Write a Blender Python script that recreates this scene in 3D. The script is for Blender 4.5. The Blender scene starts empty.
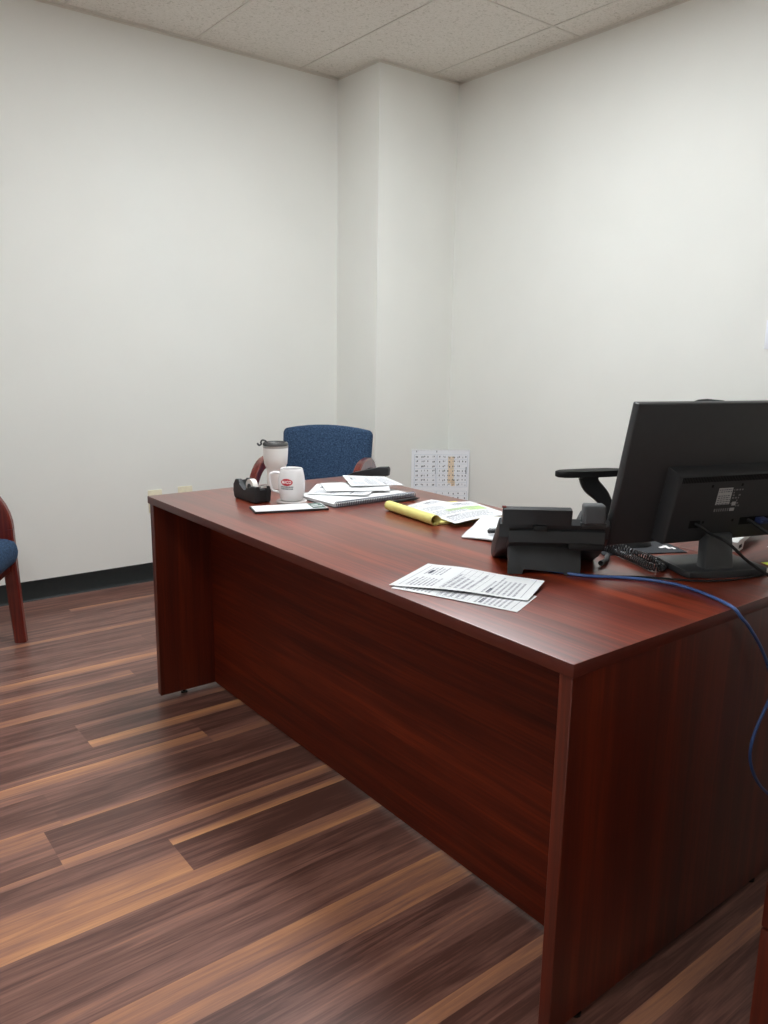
import bpy, bmesh, math, random
from mathutils import Vector, Matrix, Quaternion
R = random.Random(7)
sc = bpy.context.scene
COL = sc.collection
PI = math.pi
V = Vector

# ------------------------------------------------------------------ room numbers (metres)
CAM_H = 1.25394
X0, Y0, Y1 = 1.00918, 0.77476, 2.63616        # front edge, near end and far end of the desk top
XB, YA, H = 3.37978, 4.07998, 2.79064         # right wall, left wall, ceiling
XC, YC = 2.79833, 3.68197                     # boxed-out corner
XN, YN = -1.25, -1.35                         # the two walls behind the photographer
DZ = 0.75                                     # desk top height
XD = 1.893                                    # back edge of the desk top

# ------------------------------------------------------------------ materials
def srgb(r, g, b):
    f = lambda c: (c / 255 / 12.92) if c / 255 <= 0.04045 else ((c / 255 + 0.055) / 1.055) ** 2.4
    return (f(r), f(g), f(b), 1)

def new_mat(name):
    m = bpy.data.materials.new(name); m.use_nodes = True
    nt = m.node_tree
    b = nt.nodes['Principled BSDF']
    return m, nt, b

def N(nt, t, **kw):
    n = nt.nodes.new(t)
    for k, v in kw.items():
        if k.startswith('i_'):
            n.inputs[k[2:]].default_value = v
        else:
            setattr(n, k, v)
    return n

def L(nt, a, b): nt.links.new(a, b)

def ramp(nt, stops):
    r = nt.nodes.new('ShaderNodeValToRGB')
    e = r.color_ramp.elements
    while len(e) < len(stops): e.new(0.5)
    for el, (p, c) in zip(e, stops):
        el.position = p; el.color = c
    return r

def plain(name, col, rough=0.5, spec=0.5, metal=0.0, var=0.06, vscale=40, bump=0.0, bscale=200, trans=0.0):
    m, nt, b = new_mat(name)
    tc = N(nt, 'ShaderNodeTexCoord')
    no = N(nt, 'ShaderNodeTexNoise', i_Scale=vscale, i_Detail=3.0)
    L(nt, tc.outputs['Object'], no.inputs['Vector'])
    c = V(col[:3])
    lo = tuple(c * (1 - var)) + (1,); hi = tuple(min(1, x * (1 + var)) for x in c) + (1,)
    r = ramp(nt, [(0.3, lo), (0.7, hi)])
    L(nt, no.outputs['Fac'], r.inputs['Fac']); L(nt, r.outputs['Color'], b.inputs['Base Color'])
    b.inputs['Roughness'].default_value = rough
    b.inputs['Specular IOR Level'].default_value = spec
    b.inputs['Metallic'].default_value = metal
    if trans: b.inputs['Transmission Weight'].default_value = trans
    if bump:
        n2 = N(nt, 'ShaderNodeTexNoise', i_Scale=bscale, i_Detail=2.0)
        L(nt, tc.outputs['Object'], n2.inputs['Vector'])
        bp = N(nt, 'ShaderNodeBump', i_Strength=bump, i_Distance=0.002)
        L(nt, n2.outputs['Fac'], bp.inputs['Height']); L(nt, bp.outputs['Normal'], b.inputs['Normal'])
    return m

def wood(name, dark, mid, light, axis, rough=0.32, scale=1.0, spec=0.5, coat=0.0):
    m, nt, b = new_mat(name)
    tc = N(nt, 'ShaderNodeTexCoord')
    s = [26 * scale] * 3; s[axis] = 0.9 * scale
    mp = N(nt, 'ShaderNodeMapping', i_Scale=tuple(s))
    L(nt, tc.outputs['Object'], mp.inputs['Vector'])
    n1 = N(nt, 'ShaderNodeTexNoise', i_Scale=1.0, i_Detail=4.0, i_Distortion=0.6)
    L(nt, mp.outputs['Vector'], n1.inputs['Vector'])
    s2 = [150 * scale] * 3; s2[axis] = 5 * scale
    mp2 = N(nt, 'ShaderNodeMapping', i_Scale=tuple(s2))
    L(nt, tc.outputs['Object'], mp2.inputs['Vector'])
    n2 = N(nt, 'ShaderNodeTexNoise', i_Scale=1.0, i_Detail=2.0)
    L(nt, mp2.outputs['Vector'], n2.inputs['Vector'])
    mx = N(nt, 'ShaderNodeMath', operation='MULTIPLY_ADD'); mx.inputs[1].default_value = 0.35
    L(nt, n2.outputs['Fac'], mx.inputs[0])
    m3 = N(nt, 'ShaderNodeMath', operation='MULTIPLY'); m3.inputs[1].default_value = 0.65
    L(nt, n1.outputs['Fac'], m3.inputs[0]); L(nt, m3.outputs[0], mx.inputs[2])
    r = ramp(nt, [(0.34, dark), (0.5, mid), (0.66, light)])
    L(nt, mx.outputs[0], r.inputs['Fac']); L(nt, r.outputs['Color'], b.inputs['Base Color'])
    b.inputs['Roughness'].default_value = rough
    b.inputs['Specular IOR Level'].default_value = spec
    b.inputs['Coat Weight'].default_value = coat
    b.inputs['Coat Roughness'].default_value = 0.3
    return m

def emit(name, col, strength):
    m, nt, b = new_mat(name)
    b.inputs['Base Color'].default_value = (0.8, 0.8, 0.8, 1)
    b.inputs['Emission Color'].default_value = col
    b.inputs['Emission Strength'].default_value = strength
    return m

M = {}
M['wall'] = plain('painted drywall', srgb(238, 238, 233), 0.75, 0.25, var=0.012, vscale=3, bump=0.08, bscale=140)
M['base'] = plain('black vinyl base', srgb(34, 38, 38), 0.45, 0.4, var=0.1)
M['grid'] = plain('ceiling grid metal', srgb(222, 217, 208), 0.5, 0.3, var=0.02)
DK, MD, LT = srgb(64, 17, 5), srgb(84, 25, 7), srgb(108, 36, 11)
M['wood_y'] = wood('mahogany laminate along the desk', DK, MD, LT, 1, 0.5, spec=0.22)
M['wood_top'] = wood('mahogany laminate desk top', srgb(80, 22, 6), srgb(112, 36, 13), srgb(148, 58, 28), 1, 0.36, coat=0.75)  # same laminate as the panels, colour lightened for the light falling on top
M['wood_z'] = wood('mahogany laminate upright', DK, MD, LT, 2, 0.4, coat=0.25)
M['wood_x'] = wood('mahogany laminate across', DK, MD, LT, 0, 0.35)
M['edge'] = plain('mahogany edge band', srgb(84, 33, 23), 0.4, 0.35)
M['chairwood'] = wood('stained chair wood', srgb(74, 16, 12), srgb(98, 26, 18), srgb(128, 46, 28), 2, 0.26, 0.8, coat=0.5)
M['glide'] = plain('black plastic glide', srgb(20, 19, 19), 0.5)
M['outlet'] = plain('ivory plastic plate', srgb(234, 226, 200), 0.4)
M['outletdark'] = plain('dark outlet slots', srgb(70, 62, 45), 0.6)
M['switch'] = plain('white plastic plate', srgb(226, 226, 224), 0.4)
M['calpaper'] = plain('bright white card', srgb(246, 248, 253), 0.7, 0.2, var=0.01)
M['paper'] = plain('white paper', srgb(222, 223, 224), 0.8, 0.2, var=0.015, vscale=20)
M['ink'] = plain('grey print', srgb(158, 158, 166), 0.8, 0.1)
M['inkdark'] = plain('dark print', srgb(92, 94, 104), 0.8, 0.1)
M['inkgreen'] = plain('green print', srgb(186, 212, 150), 0.8, 0.1)
M['inktan'] = plain('tan highlight', srgb(240, 220, 194), 0.8, 0.1)
M['inkblue'] = plain('blue ruled line', srgb(176, 190, 208), 0.8, 0.1)
M['inkteal'] = plain('dark green print', srgb(84, 104, 96), 0.7, 0.2)
M['yellow'] = plain('yellow legal paper', srgb(226, 217, 136), 0.75, 0.2, var=0.02)
M['sticky'] = plain('yellow green sticky paper', srgb(226, 240, 96), 0.75, 0.2)
M['card'] = plain('brown cardboard', srgb(120, 88, 58), 0.85, 0.1)
M['black'] = plain('black plastic', srgb(48, 49, 51), 0.42, 0.45, var=0.05)
M['blackmatte'] = plain('matt black plastic', srgb(41, 42, 44), 0.55, 0.4, var=0.05, bump=0.06, bscale=900)
M['blacksoft'] = plain('black rubber', srgb(24, 24, 25), 0.6, 0.3)
M['phone'] = plain('charcoal phone plastic', srgb(36, 37, 39), 0.5, 0.4)
M['phonegrey'] = plain('grey phone plastic', srgb(72, 74, 77), 0.5, 0.4)
M['phonestand'] = plain('dark grey stand plastic', srgb(47, 48, 50), 0.55, 0.4)
M['deep'] = plain('black opening', srgb(9, 9, 9), 0.7, 0.2)
M['mesh'] = plain('black chair fabric', srgb(30, 30, 32), 0.85, 0.2, bump=0.2, bscale=600)
M['white'] = plain('white ceramic', srgb(240, 239, 240), 0.25, 0.5, var=0.01)
M['steel'] = plain('white coated steel', srgb(246, 246, 243), 0.35, 0.5, var=0.01)
M['wire'] = plain('grey wire', srgb(120, 122, 130), 0.35, 0.5, metal=0.5)
M['silver'] = plain('brushed steel', srgb(190, 188, 184), 0.3, 0.5, metal=0.9, var=0.04)
M['lid'] = plain('smoky clear lid', srgb(92, 92, 92), 0.2, 0.5, trans=0.25)
M['red'] = plain('red print', srgb(196, 40, 56), 0.45, 0.4, var=0.02)
M['logowhite'] = plain('white print', srgb(250, 246, 246), 0.5, 0.3, var=0.01)
M['logogrey'] = plain('grey green print', srgb(120, 130, 132), 0.5, 0.3)
M['tape'] = plain('clear tape roll', srgb(238, 232, 226), 0.35, 0.5, var=0.02)
M['ether'] = plain('blue cable jacket', srgb(66, 96, 154), 0.4, 0.5)
M['pad'] = plain('dark grey cloth pad', srgb(66, 67, 70), 0.9, 0.1, bump=0.1, bscale=900)
M['label'] = plain('silver label', srgb(172, 172, 172), 0.5, 0.3, var=0.04)
M['labelink'] = plain('grey label print', srgb(120, 120, 120), 0.5, 0.3)
M['vga'] = plain('blue plug', srgb(30, 42, 84), 0.5)
M['coaster'] = plain('pale grey stone coaster', srgb(196, 190, 188), 0.4, 0.5)
M['diff'] = emit('lit prismatic diffuser', (0.945, 1.0, 1.03, 1), 1.0)

# blue upholstery: woven, heathered
m, nt, b = new_mat('blue woven upholstery')
tc = N(nt, 'ShaderNodeTexCoord')
n1 = N(nt, 'ShaderNodeTexNoise', i_Scale=160.0, i_Detail=3.0, i_Roughness=0.7)
L(nt, tc.outputs['Object'], n1.inputs['Vector'])
r = ramp(nt, [(0.3, srgb(34, 49, 70)), (0.52, srgb(53, 74, 101)), (0.72, srgb(80, 103, 132))])
L(nt, n1.outputs['Fac'], r.inputs['Fac']); L(nt, r.outputs['Color'], b.inputs['Base Color'])
b.inputs['Roughness'].default_value = 0.9; b.inputs['Specular IOR Level'].default_value = 0.15
bp = N(nt, 'ShaderNodeBump', i_Strength=0.25, i_Distance=0.002)
L(nt, n1.outputs['Fac'], bp.inputs['Height']); L(nt, bp.outputs['Normal'], b.inputs['Normal'])
M['blue'] = m

# mineral fibre ceiling tile
m, nt, b = new_mat('fissured ceiling tile')
tc = N(nt, 'ShaderNodeTexCoord')
n1 = N(nt, 'ShaderNodeTexNoise', i_Scale=75.0, i_Detail=5.0, i_Roughness=0.75, i_Distortion=0.8)
L(nt, tc.outputs['Object'], n1.inputs['Vector'])
r = ramp(nt, [(0.34, srgb(196, 190, 178)), (0.46, srgb(230, 225, 216)), (0.7, srgb(238, 233, 226))])
L(nt, n1.outputs['Fac'], r.inputs['Fac']); L(nt, r.outputs['Color'], b.inputs['Base Color'])
b.inputs['Roughness'].default_value = 0.9; b.inputs['Specular IOR Level'].default_value = 0.1
bp = N(nt, 'ShaderNodeBump', i_Strength=0.5, i_Distance=0.004)
L(nt, n1.outputs['Fac'], bp.inputs['Height']); L(nt, bp.outputs['Normal'], b.inputs['Normal'])
M['tile'] = m

# vinyl plank floor: the strip tone comes from the plank pattern stored on the mesh
m, nt, b = new_mat('walnut vinyl plank')
at = N(nt, 'ShaderNodeVertexColor', layer_name='tone')
tc = N(nt, 'ShaderNodeTexCoord')
mp = N(nt, 'ShaderNodeMapping', i_Scale=(2.2, 38.0, 1.0))
L(nt, tc.outputs['Object'], mp.inputs['Vector'])
n1 = N(nt, 'ShaderNodeTexNoise', i_Scale=1.0, i_Detail=5.0, i_Roughness=0.6, i_Distortion=1.2)
L(nt, mp.outputs['Vector'], n1.inputs['Vector'])
mp2 = N(nt, 'ShaderNodeMapping', i_Scale=(9.0, 230.0, 1.0))
L(nt, tc.outputs['Object'], mp2.inputs['Vector'])
n2 = N(nt, 'ShaderNodeTexNoise', i_Scale=1.0, i_Detail=3.0)
L(nt, mp2.outputs['Vector'], n2.inputs['Vector'])
sx = N(nt, 'ShaderNodeSeparateColor'); L(nt, at.outputs['Color'], sx.inputs['Color'])
a1 = N(nt, 'ShaderNodeMath', operation='MULTIPLY_ADD'); a1.inputs[1].default_value = 0.95
L(nt, n1.outputs['Fac'], a1.inputs[0]); L(nt, sx.outputs['Red'], a1.inputs[2])
a2 = N(nt, 'ShaderNodeMath', operation='MULTIPLY_ADD'); a2.inputs[1].default_value = 0.42
L(nt, n2.outputs['Fac'], a2.inputs[0]); L(nt, a1.outputs[0], a2.inputs[2])
a3 = N(nt, 'ShaderNodeMath', operation='SUBTRACT'); a3.inputs[1].default_value = 0.675
L(nt, a2.outputs[0], a3.inputs[0])
r = ramp(nt, [(0.0, srgb(92, 60, 52)), (0.3, srgb(140, 99, 87)), (0.6, srgb(180, 126, 94)), (1.0, srgb(226, 166, 114))])
L(nt, a3.outputs[0], r.inputs['Fac']); L(nt, r.outputs['Color'], b.inputs['Base Color'])
b.inputs['Roughness'].default_value = 0.38; b.inputs['Specular IOR Level'].default_value = 0.45; b.inputs['Coat Weight'].default_value = 0.15; b.inputs['Coat Roughness'].default_value = 0.34
bp = N(nt, 'ShaderNodeBump', i_Strength=0.12, i_Distance=0.001)
L(nt, n2.outputs['Fac'], bp.inputs['Height']); L(nt, bp.outputs['Normal'], b.inputs['Normal'])
M['floor'] = m

# ------------------------------------------------------------------ mesh helpers
def finish(name, bm, mats, parent=None, loc=None, sharp=38, smooth=True):
    bmesh.ops.remove_doubles(bm, verts=bm.verts, dist=1e-6)
    bmesh.ops.recalc_face_normals(bm, faces=bm.faces)
    if smooth:
        for f in bm.faces: f.smooth = True
        for e in bm.edges:
            if len(e.link_faces) == 2 and e.calc_face_angle(0) > math.radians(sharp): e.smooth = False
    me = bpy.data.meshes.new(name)
    bm.to_mesh(me); bm.free()
    for mm in (mats if isinstance(mats, (list, tuple)) else [mats]): me.materials.append(mm)
    o = bpy.data.objects.new(name, me); COL.objects.link(o)
    if parent is not None: o.parent = parent
    if loc is not None: o.location = loc
    return o

def tag(o, label, cat, group=None):
    o['label'] = label; o['category'] = cat
    if group: o['group'] = group
    return o

def thing(name, label, cat, loc=(0, 0, 0), rotz=0, group=None):
    o = bpy.data.objects.new(name, None); COL.objects.link(o)
    o.location = loc; o.rotation_euler = (0, 0, rotz); o.empty_display_size = 0.05
    return tag(o, label, cat, group)

def struct(o):
    o['kind'] = 'structure'; return o

def B(): return bmesh.new()

def box(bm, lo, hi, bev=0.0, seg=2, mi=0, mat=None):
    vs = [bm.verts.new((x, y, z)) for x in (lo[0], hi[0]) for y in (lo[1], hi[1]) for z in (lo[2], hi[2])]
    idx = [(0, 1, 3, 2), (4, 6, 7, 5), (0, 4, 5, 1), (2, 3, 7, 6), (0, 2, 6, 4), (1, 5, 7, 3)]
    fs = [bm.faces.new([vs[i] for i in q]) for q in idx]
    for f in fs: f.material_index = mi
    if bev > 0:
        es = list({e for f in fs for e in f.edges})
        r = bmesh.ops.bevel(bm, geom=es, offset=bev, segments=seg, profile=0.5, affect='EDGES')
        vs = list({v for f in r['faces'] for v in f.verts} | {v for v in vs if v.is_valid})
        for v in vs:
            for f in v.link_faces: f.material_index = mi
    if mat is not None: bmesh.ops.transform(bm, matrix=mat, verts=vs)
    return vs

def prism(bm, pts, axis_fn, d0, d1, mi=0, bev=0.0, seg=2):
    """Polygon pts (p,q) swept from d0 to d1; axis_fn(p, q, d) gives the point."""
    a = [bm.verts.new(axis_fn(p, q, d0)) for p, q in pts]
    c = [bm.verts.new(axis_fn(p, q, d1)) for p, q in pts]
    n = len(pts)
    fs = [bm.faces.new(a), bm.faces.new(c[::-1])]
    for i in range(n):
        fs.append(bm.faces.new((a[i], c[i], c[(i + 1) % n], a[(i + 1) % n])))
    for f in fs: f.material_index = mi
    vs = a + c
    if bev > 0:
        es = list({e for f in fs[:2] for e in f.edges})
        r = bmesh.ops.bevel(bm, geom=es, offset=bev, segments=seg, profile=0.5, affect='EDGES')
        for f in r['faces']: f.material_index = mi
    return vs

def tube(bm, pts, rad, seg=10, mi=0, cap=True, closed=False):
    pts = [V(p) for p in pts]; n = len(pts)
    rads = rad if isinstance(rad, (list, tuple)) else [rad] * n
    tang = []
    for i in range(n):
        a = pts[(i - 1) % n] if (i > 0 or closed) else pts[i]
        c = pts[(i + 1) % n] if (i < n - 1 or closed) else pts[i]
        tang.append((c - a).normalized())
    ref = V((0, 0, 1)) if abs(tang[0].z) < 0.9 else V((1, 0, 0))
    u = (ref - tang[0] * ref.dot(tang[0])).normalized()
    rings = []
    for i in range(n):
        u = (u - tang[i] * u.dot(tang[i])).normalized(); w = tang[i].cross(u)
        rings.append([bm.verts.new(pts[i] + (u * math.cos(2 * PI * k / seg) + w * math.sin(2 * PI * k / seg)) * rads[i]) for k in range(seg)])
    rng = range(n if closed else n - 1)
    for i in rng:
        p, q = rings[i], rings[(i + 1) % n]
        for k in range(seg):
            f = bm.faces.new((p[k], p[(k + 1) % seg], q[(k + 1) % seg], q[k])); f.material_index = mi
    if cap and not closed:
        bm.faces.new(rings[0][::-1]).material_index = mi; bm.faces.new(rings[-1]).material_index = mi

def catmull(pts, k=8):
    pts = [V(p) for p in pts]
    P = [2 * pts[0] - pts[1]] + pts + [2 * pts[-1] - pts[-2]]
    out = []
    for i in range(1, len(P) - 2):
        a, b_, c, d = P[i - 1:i + 3]
        for j in range(k):
            t = j / k
            out.append(0.5 * ((2 * b_) + (c - a) * t + (2 * a - 5 * b_ + 4 * c - d) * t * t + (3 * b_ - a - 3 * c + d) * t ** 3))
    out.append(pts[-1])
    return out

def lathe(bm, prof, seg=40, c=(0, 0, 0), mi=0, mis=None):
    c = V(c); rings = []
    for r, z in prof:
        if r < 1e-6: rings.append([bm.verts.new(c + V((0, 0, z)))])
        else: rings.append([bm.verts.new(c + V((r * math.cos(2 * PI * k / seg), r * math.sin(2 * PI * k / seg), z))) for k in range(seg)])
    for i in range(len(rings) - 1):
        p, q = rings[i], rings[i + 1]
        for k in range(seg):
            a = [p[k % len(p)], p[(k + 1) % len(p)], q[(k + 1) % len(q)], q[k % len(q)]]
            a = list(dict.fromkeys(a))
            if len(a) > 2: bm.faces.new(a).material_index = (mis[i] if mis else mi)

def sweep_rect(bm, path, w, t, side, mi=0):
    """Rectangular section: t across 'side', w in the plane of the path; w may be a list."""
    side = V(side).normalized(); n = len(path); path = [V(p) for p in path]
    ws = w if isinstance(w, (list, tuple)) else [w] * n
    rings = []; c = min(0.006, t * 0.25)
    for i in range(n):
        d = (path[min(n - 1, i + 1)] - path[max(0, i - 1)]).normalized()
        nn = d.cross(side).normalized(); a, h = ws[i] / 2, t / 2
        sec = [(a, h - c), (a - c, h), (-a + c, h), (-a, h - c), (-a, -h + c), (-a + c, -h), (a - c, -h), (a, -h + c)]
        rings.append([bm.verts.new(path[i] + nn * p + side * q) for p, q in sec])
    for i in range(n - 1):
        for k in range(8):
            bm.faces.new((rings[i][k], rings[i][(k + 1) % 8], rings[i + 1][(k + 1) % 8], rings[i + 1][k])).material_index = mi
    bm.faces.new(rings[0]).material_index = mi; bm.faces.new(rings[-1][::-1]).material_index = mi

def pillow(bm, sx, sy, sz, rc=0.04, n=16, crown=0.0, mi=0, mat=None, e=0.35):
    """Upholstered slab centred on the origin: rounded corners in plan, soft edges, a crowned face."""
    vs = []
    def plan(t):                                     # rounded rectangle outline
        return None
    hx, hy, hz = sx / 2, sy / 2, sz / 2
    outline = []
    for cx, cy, a0 in ((hx - rc, hy - rc, 0), (-hx + rc, hy - rc, PI / 2), (-hx + rc, -hy + rc, PI), (hx - rc, -hy + rc, 1.5 * PI)):
        for k in range(7):
            a = a0 + k * PI / 12
            outline.append((cx + rc * math.cos(a), cy + rc * math.sin(a)))
    dense = []
    m_ = len(outline)
    for i in range(m_):
        p, q = outline[i], outline[(i + 1) % m_]
        d = math.hypot(q[0] - p[0], q[1] - p[1]); k = max(1, int(d / 0.05))
        for j in range(k): dense.append((p[0] + (q[0] - p[0]) * j / k, p[1] + (q[1] - p[1]) * j / k))
    prof = []
    for j in range(9):
        a = -PI / 2 + PI * j / 8
        prof.append((1 - e * min(hx, hy) * 0 - (1 - math.cos(a)) * (hz * e * 2), hz * math.sin(a)))
    rings = []
    for j in range(9):
        a = -PI / 2 + PI * j / 8
        inset = (1 - math.cos(a)) * hz * e * 2
        z = hz * math.sin(a)
        kx, ky = (hx - inset) / hx, (hy - inset) / hy
        rings.append([bm.verts.new((x * kx, y * ky, z)) for x, y in dense])
    for sgn, ring, rev in ((-1, rings[0], True), (1, rings[-1], False)):
        pass
    def cap(ring, z, up):
        prev = ring
        for k in (0.8, 0.55, 0.3):
            cur = [bm.verts.new((v.co.x * k / 1.0, v.co.y * k / 1.0, z + (crown * (1 - k * k) if up else 0))) for v in ring]
            for i in range(len(cur)):
                bm.faces.new((prev[i], prev[(i + 1) % len(cur)], cur[(i + 1) % len(cur)], cur[i])); 
            prev = cur
        bm.faces.new(prev)
        return
    nfa = len(dense)
    for a, c in zip(rings, rings[1:]):
        for i in range(nfa): bm.faces.new((a[i], a[(i + 1) % nfa], c[(i + 1) % nfa], c[i]))
    cap(rings[0], rings[0][0].co.z, False); cap(rings[-1], rings[-1][0].co.z, True)
    for f in bm.faces: f.material_index = mi
    if mat is not None: bmesh.ops.transform(bm, matrix=mat, verts=list(bm.verts))

def patch(bm, c4, zf, n=12, thick=0.0006, mi=0, back=None):
    """A sheet: corners c4 (x,y) a->b->c->d, height zf(s,t); thin but solid. Returns the surface function."""
    a, b_, c, d = [V((x, y, 0)) for x, y in c4]
    def P(s, t, off=0.0):
        q = (a * (1 - s) + b_ * s) * (1 - t) + (d * (1 - s) + c * s) * t
        return V((q.x, q.y, zf(s, t) + off))
    top = [[bm.verts.new(P(i / n, j / n, thick)) for j in range(n + 1)] for i in range(n + 1)]
    bot = [[bm.verts.new(P(i / n, j / n, 0)) for j in range(n + 1)] for i in range(n + 1)]
    bi = mi if back is None else back
    for i in range(n):
        for j in range(n):
            bm.faces.new((top[i][j], top[i + 1][j], top[i + 1][j + 1], top[i][j + 1])).material_index = mi
            bm.faces.new((bot[i][j], bot[i][j + 1], bot[i + 1][j + 1], bot[i + 1][j])).material_index = bi
    for i in range(n):
        for (p, q) in (((i, 0), (i + 1, 0)), ((i + 1, n), (i, n)), ((0, i + 1), (0, i)), ((n, i), (n, i + 1))):
            bm.faces.new((top[p[0]][p[1]], bot[p[0]][p[1]], bot[q[0]][q[1]], top[q[0]][q[1]])).material_index = bi
    return P

def mark(bm, P, s0, s1, t0, t1, mi, off=0.0009, k=3):
    """A printed mark on a sheet, following its surface."""
    for i in range(k):
        a, b_ = s0 + (s1 - s0) * i / k, s0 + (s1 - s0) * (i + 1) / k
        f = bm.faces.new([bm.verts.new(P(x, y, off)) for x, y in ((a, t0), (b_, t0), (b_, t1), (a, t1))]); f.material_index = mi

def text_rows(bm, P, s0, s1, t0, t1, rows, mi, rnd, fill=0.8, h=0.45, along='s'):
    """Rows of unreadable grey print."""
    for r_ in range(rows):
        u0 = t0 + (t1 - t0) * r_ / rows; u1 = u0 + (t1 - t0) / rows * h
        s = s0 + rnd.random() * 0.02
        end = s0 + (s1 - s0) * (fill + (1 - fill) * rnd.random())
        while s < end:
            w = rnd.uniform(0.015, 0.06)
            e_ = min(s + w, end)
            if along == 's': mark(bm, P, s, e_, u0, u1, mi, k=1)
            else: mark(bm, lambda x, y, o: P(y, x, o), s, e_, u0, u1, mi, k=1)
            s += w + rnd.uniform(0.008, 0.02)

def frame_m(o, x, y, z):
    m_ = Matrix.Identity(4)
    for i, a in enumerate((x, y, z)):
        for j in range(3): m_[j][i] = a[j]
    for j in range(3): m_[j][3] = o[j]
    return m_

# ------------------------------------------------------------------ the room
def wall(name, lo, hi, mat='wall'):
    bm = B(); box(bm, lo, hi); return struct(finish(name, bm, M[mat], smooth=False))
T = 0.12
wall('wall_left', (XN - T, YA, -0.05), (XB + T, YA + T, H + 0.1))
wall('wall_right', (XB, YN - T, -0.05), (XB + T, YA, H + 0.1))
wall('wall_near', (XN - T, YN - T, -0.05), (XB, YN, H + 0.1))
wall('wall_side', (XN - T, YN, -0.05), (XN, YA, H + 0.1))
wall('wall_corner', (XC, YC, -0.0), (XB, YA, H))

# vinyl base (cove foot) along each wall
def baseboard(name, p, q, nrm):
    bm = B(); p, q, nrm = V(p), V(q), V(nrm)
    prof = [(0.0, 0.0), (0.012, 0.0), (0.010, 0.004), (0.004, 0.014), (0.003, 0.1), (0.0, 0.102)]
    prism(bm, prof, lambda a, z, d: p.lerp(q, d) + nrm * a + V((0, 0, z)), 0, 1)
    return struct(finish(name, bm, M['base']))
baseboard('baseboard_left', (XN, YA, 0), (XC, YA, 0), (0, -1, 0))
baseboard('baseboard_corner', (XC, YC, 0), (XB, YC, 0), (0, -1, 0))
baseboard('baseboard_column', (XC, YA, 0), (XC, YC, 0), (-1, 0, 0))
baseboard('baseboard_right', (XB, YN, 0), (XB, YC, 0), (-1, 0, 0))
baseboard('baseboard_near', (XN, YN, 0), (XB, YN, 0), (0, 1, 0))
baseboard('baseboard_side', (XN, YN, 0), (XN, YA, 0), (1, 0, 0))

# suspended ceiling: tiles, tee bars, wall angle
SX = [-1.25, -0.61, 0.02, 0.65, 1.28, 1.913, 2.545, 3.165]
SY = [-0.97, 0.285, 1.543, 2.80, 4.06]
LIGHT_CELLS = [(1.28, 1.543, 1.913, 2.80), (-0.61, 0.285, 0.02, 1.543), (1.913, 1.543, 2.545, 2.80)]
bm = B()
xs = sorted(set([XN] + SX + [XB])); ys = sorted(set([YN] + SY + [YA]))
for i in range(len(xs) - 1):
    for j in range(len(ys) - 1):
        cell = (xs[i], ys[j], xs[i + 1], ys[j + 1])
        if any(abs(cell[0] - c[0]) < 0.01 and abs(cell[1] - c[1]) < 0.01 for c in LIGHT_CELLS): continue
        box(bm, (cell[0], cell[1], H), (cell[2], cell[3], H + 0.02))
struct(finish('ceiling', bm, M['tile'], smooth=False))
bm = B(); w = 0.006
for x in SX[1:]: 
    box(bm, (x - w, YN, H - 0.004), (x + w, YC if x > XC else YA, H - 0.0002))
for y in SY[:-1]: box(bm, (XN, y - w, H - 0.004), (XB, y + w, H - 0.0002))
struct(finish('trim_1', bm, M['grid'], smooth=False))
bm = B()
def angle(p, q, nrm):
    p, q, nrm = V(p), V(q), V(nrm)
    prism(bm, [(0, -0.013), (0.002, -0.013), (0.002, -0.0025), (0.02, -0.0025), (0.02, 0), (0, 0)], lambda a, z, d: p.lerp(q, d) + nrm * a + V((0, 0, z)), 0, 1)
angle((XN, YA, H), (XC, YA, H), (0, -1, 0)); angle((XC, YA, H), (XC, YC, H), (-1, 0, 0))
angle((XC, YC, H), (XB, YC, H), (0, -1, 0)); angle((XB, YC, H), (XB, YN, H), (-1, 0, 0))
angle((XN, YN, H), (XB, YN, H), (0, 1, 0)); angle((XN, YN, H), (XN, YA, H), (1, 0, 0))
struct(finish('trim_2', bm, M['grid'], smooth=False))

# recessed fluorescent troffers outside the picture; the last two are unseen panels added as fill light
LIGHT_W = [20.5, 13.0, 5.0]
for k, c in enumerate(LIGHT_CELLS):
    where = ['above the middle of the desk', 'left of the photographer, added as fill', 'above the user side of the desk, added as fill'][k]
    t = thing('ceiling_light', 'white recessed fluorescent ceiling light panel ' + where, 'ceiling light',
              ((c[0] + c[2]) / 2, (c[1] + c[3]) / 2, H), 0, 'recessed ceiling lights')
    a, d = (c[2] - c[0]) / 2 - 0.007, (c[3] - c[1]) / 2 - 0.007
    bm = B()
    for lo, hi in (((-a, -d, -0.001), (-a + 0.03, d, 0.08)), ((a - 0.03, -d, -0.001), (a, d, 0.08)), ((-a + 0.03, -d, -0.001), (a - 0.03, -d + 0.03, 0.08)), ((-a + 0.03, d - 0.03, -0.001), (a - 0.03, d, 0.08))):
        box(bm, lo, hi)
    box(bm, (-a, -d, 0.08), (a, d, 0.085))
    finish('frame', bm, M['switch'], t, smooth=False)
    mm = M['diff'].copy(); mm.node_tree.nodes['Principled BSDF'].inputs['Emission Strength'].default_value = LIGHT_W[k]
    bm = B(); box(bm, (-a + 0.03, -d + 0.03, 0.004), (a - 0.03, d - 0.03, 0.010))
    finish('diffuser', bm, mm, t, smooth=False)

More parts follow.
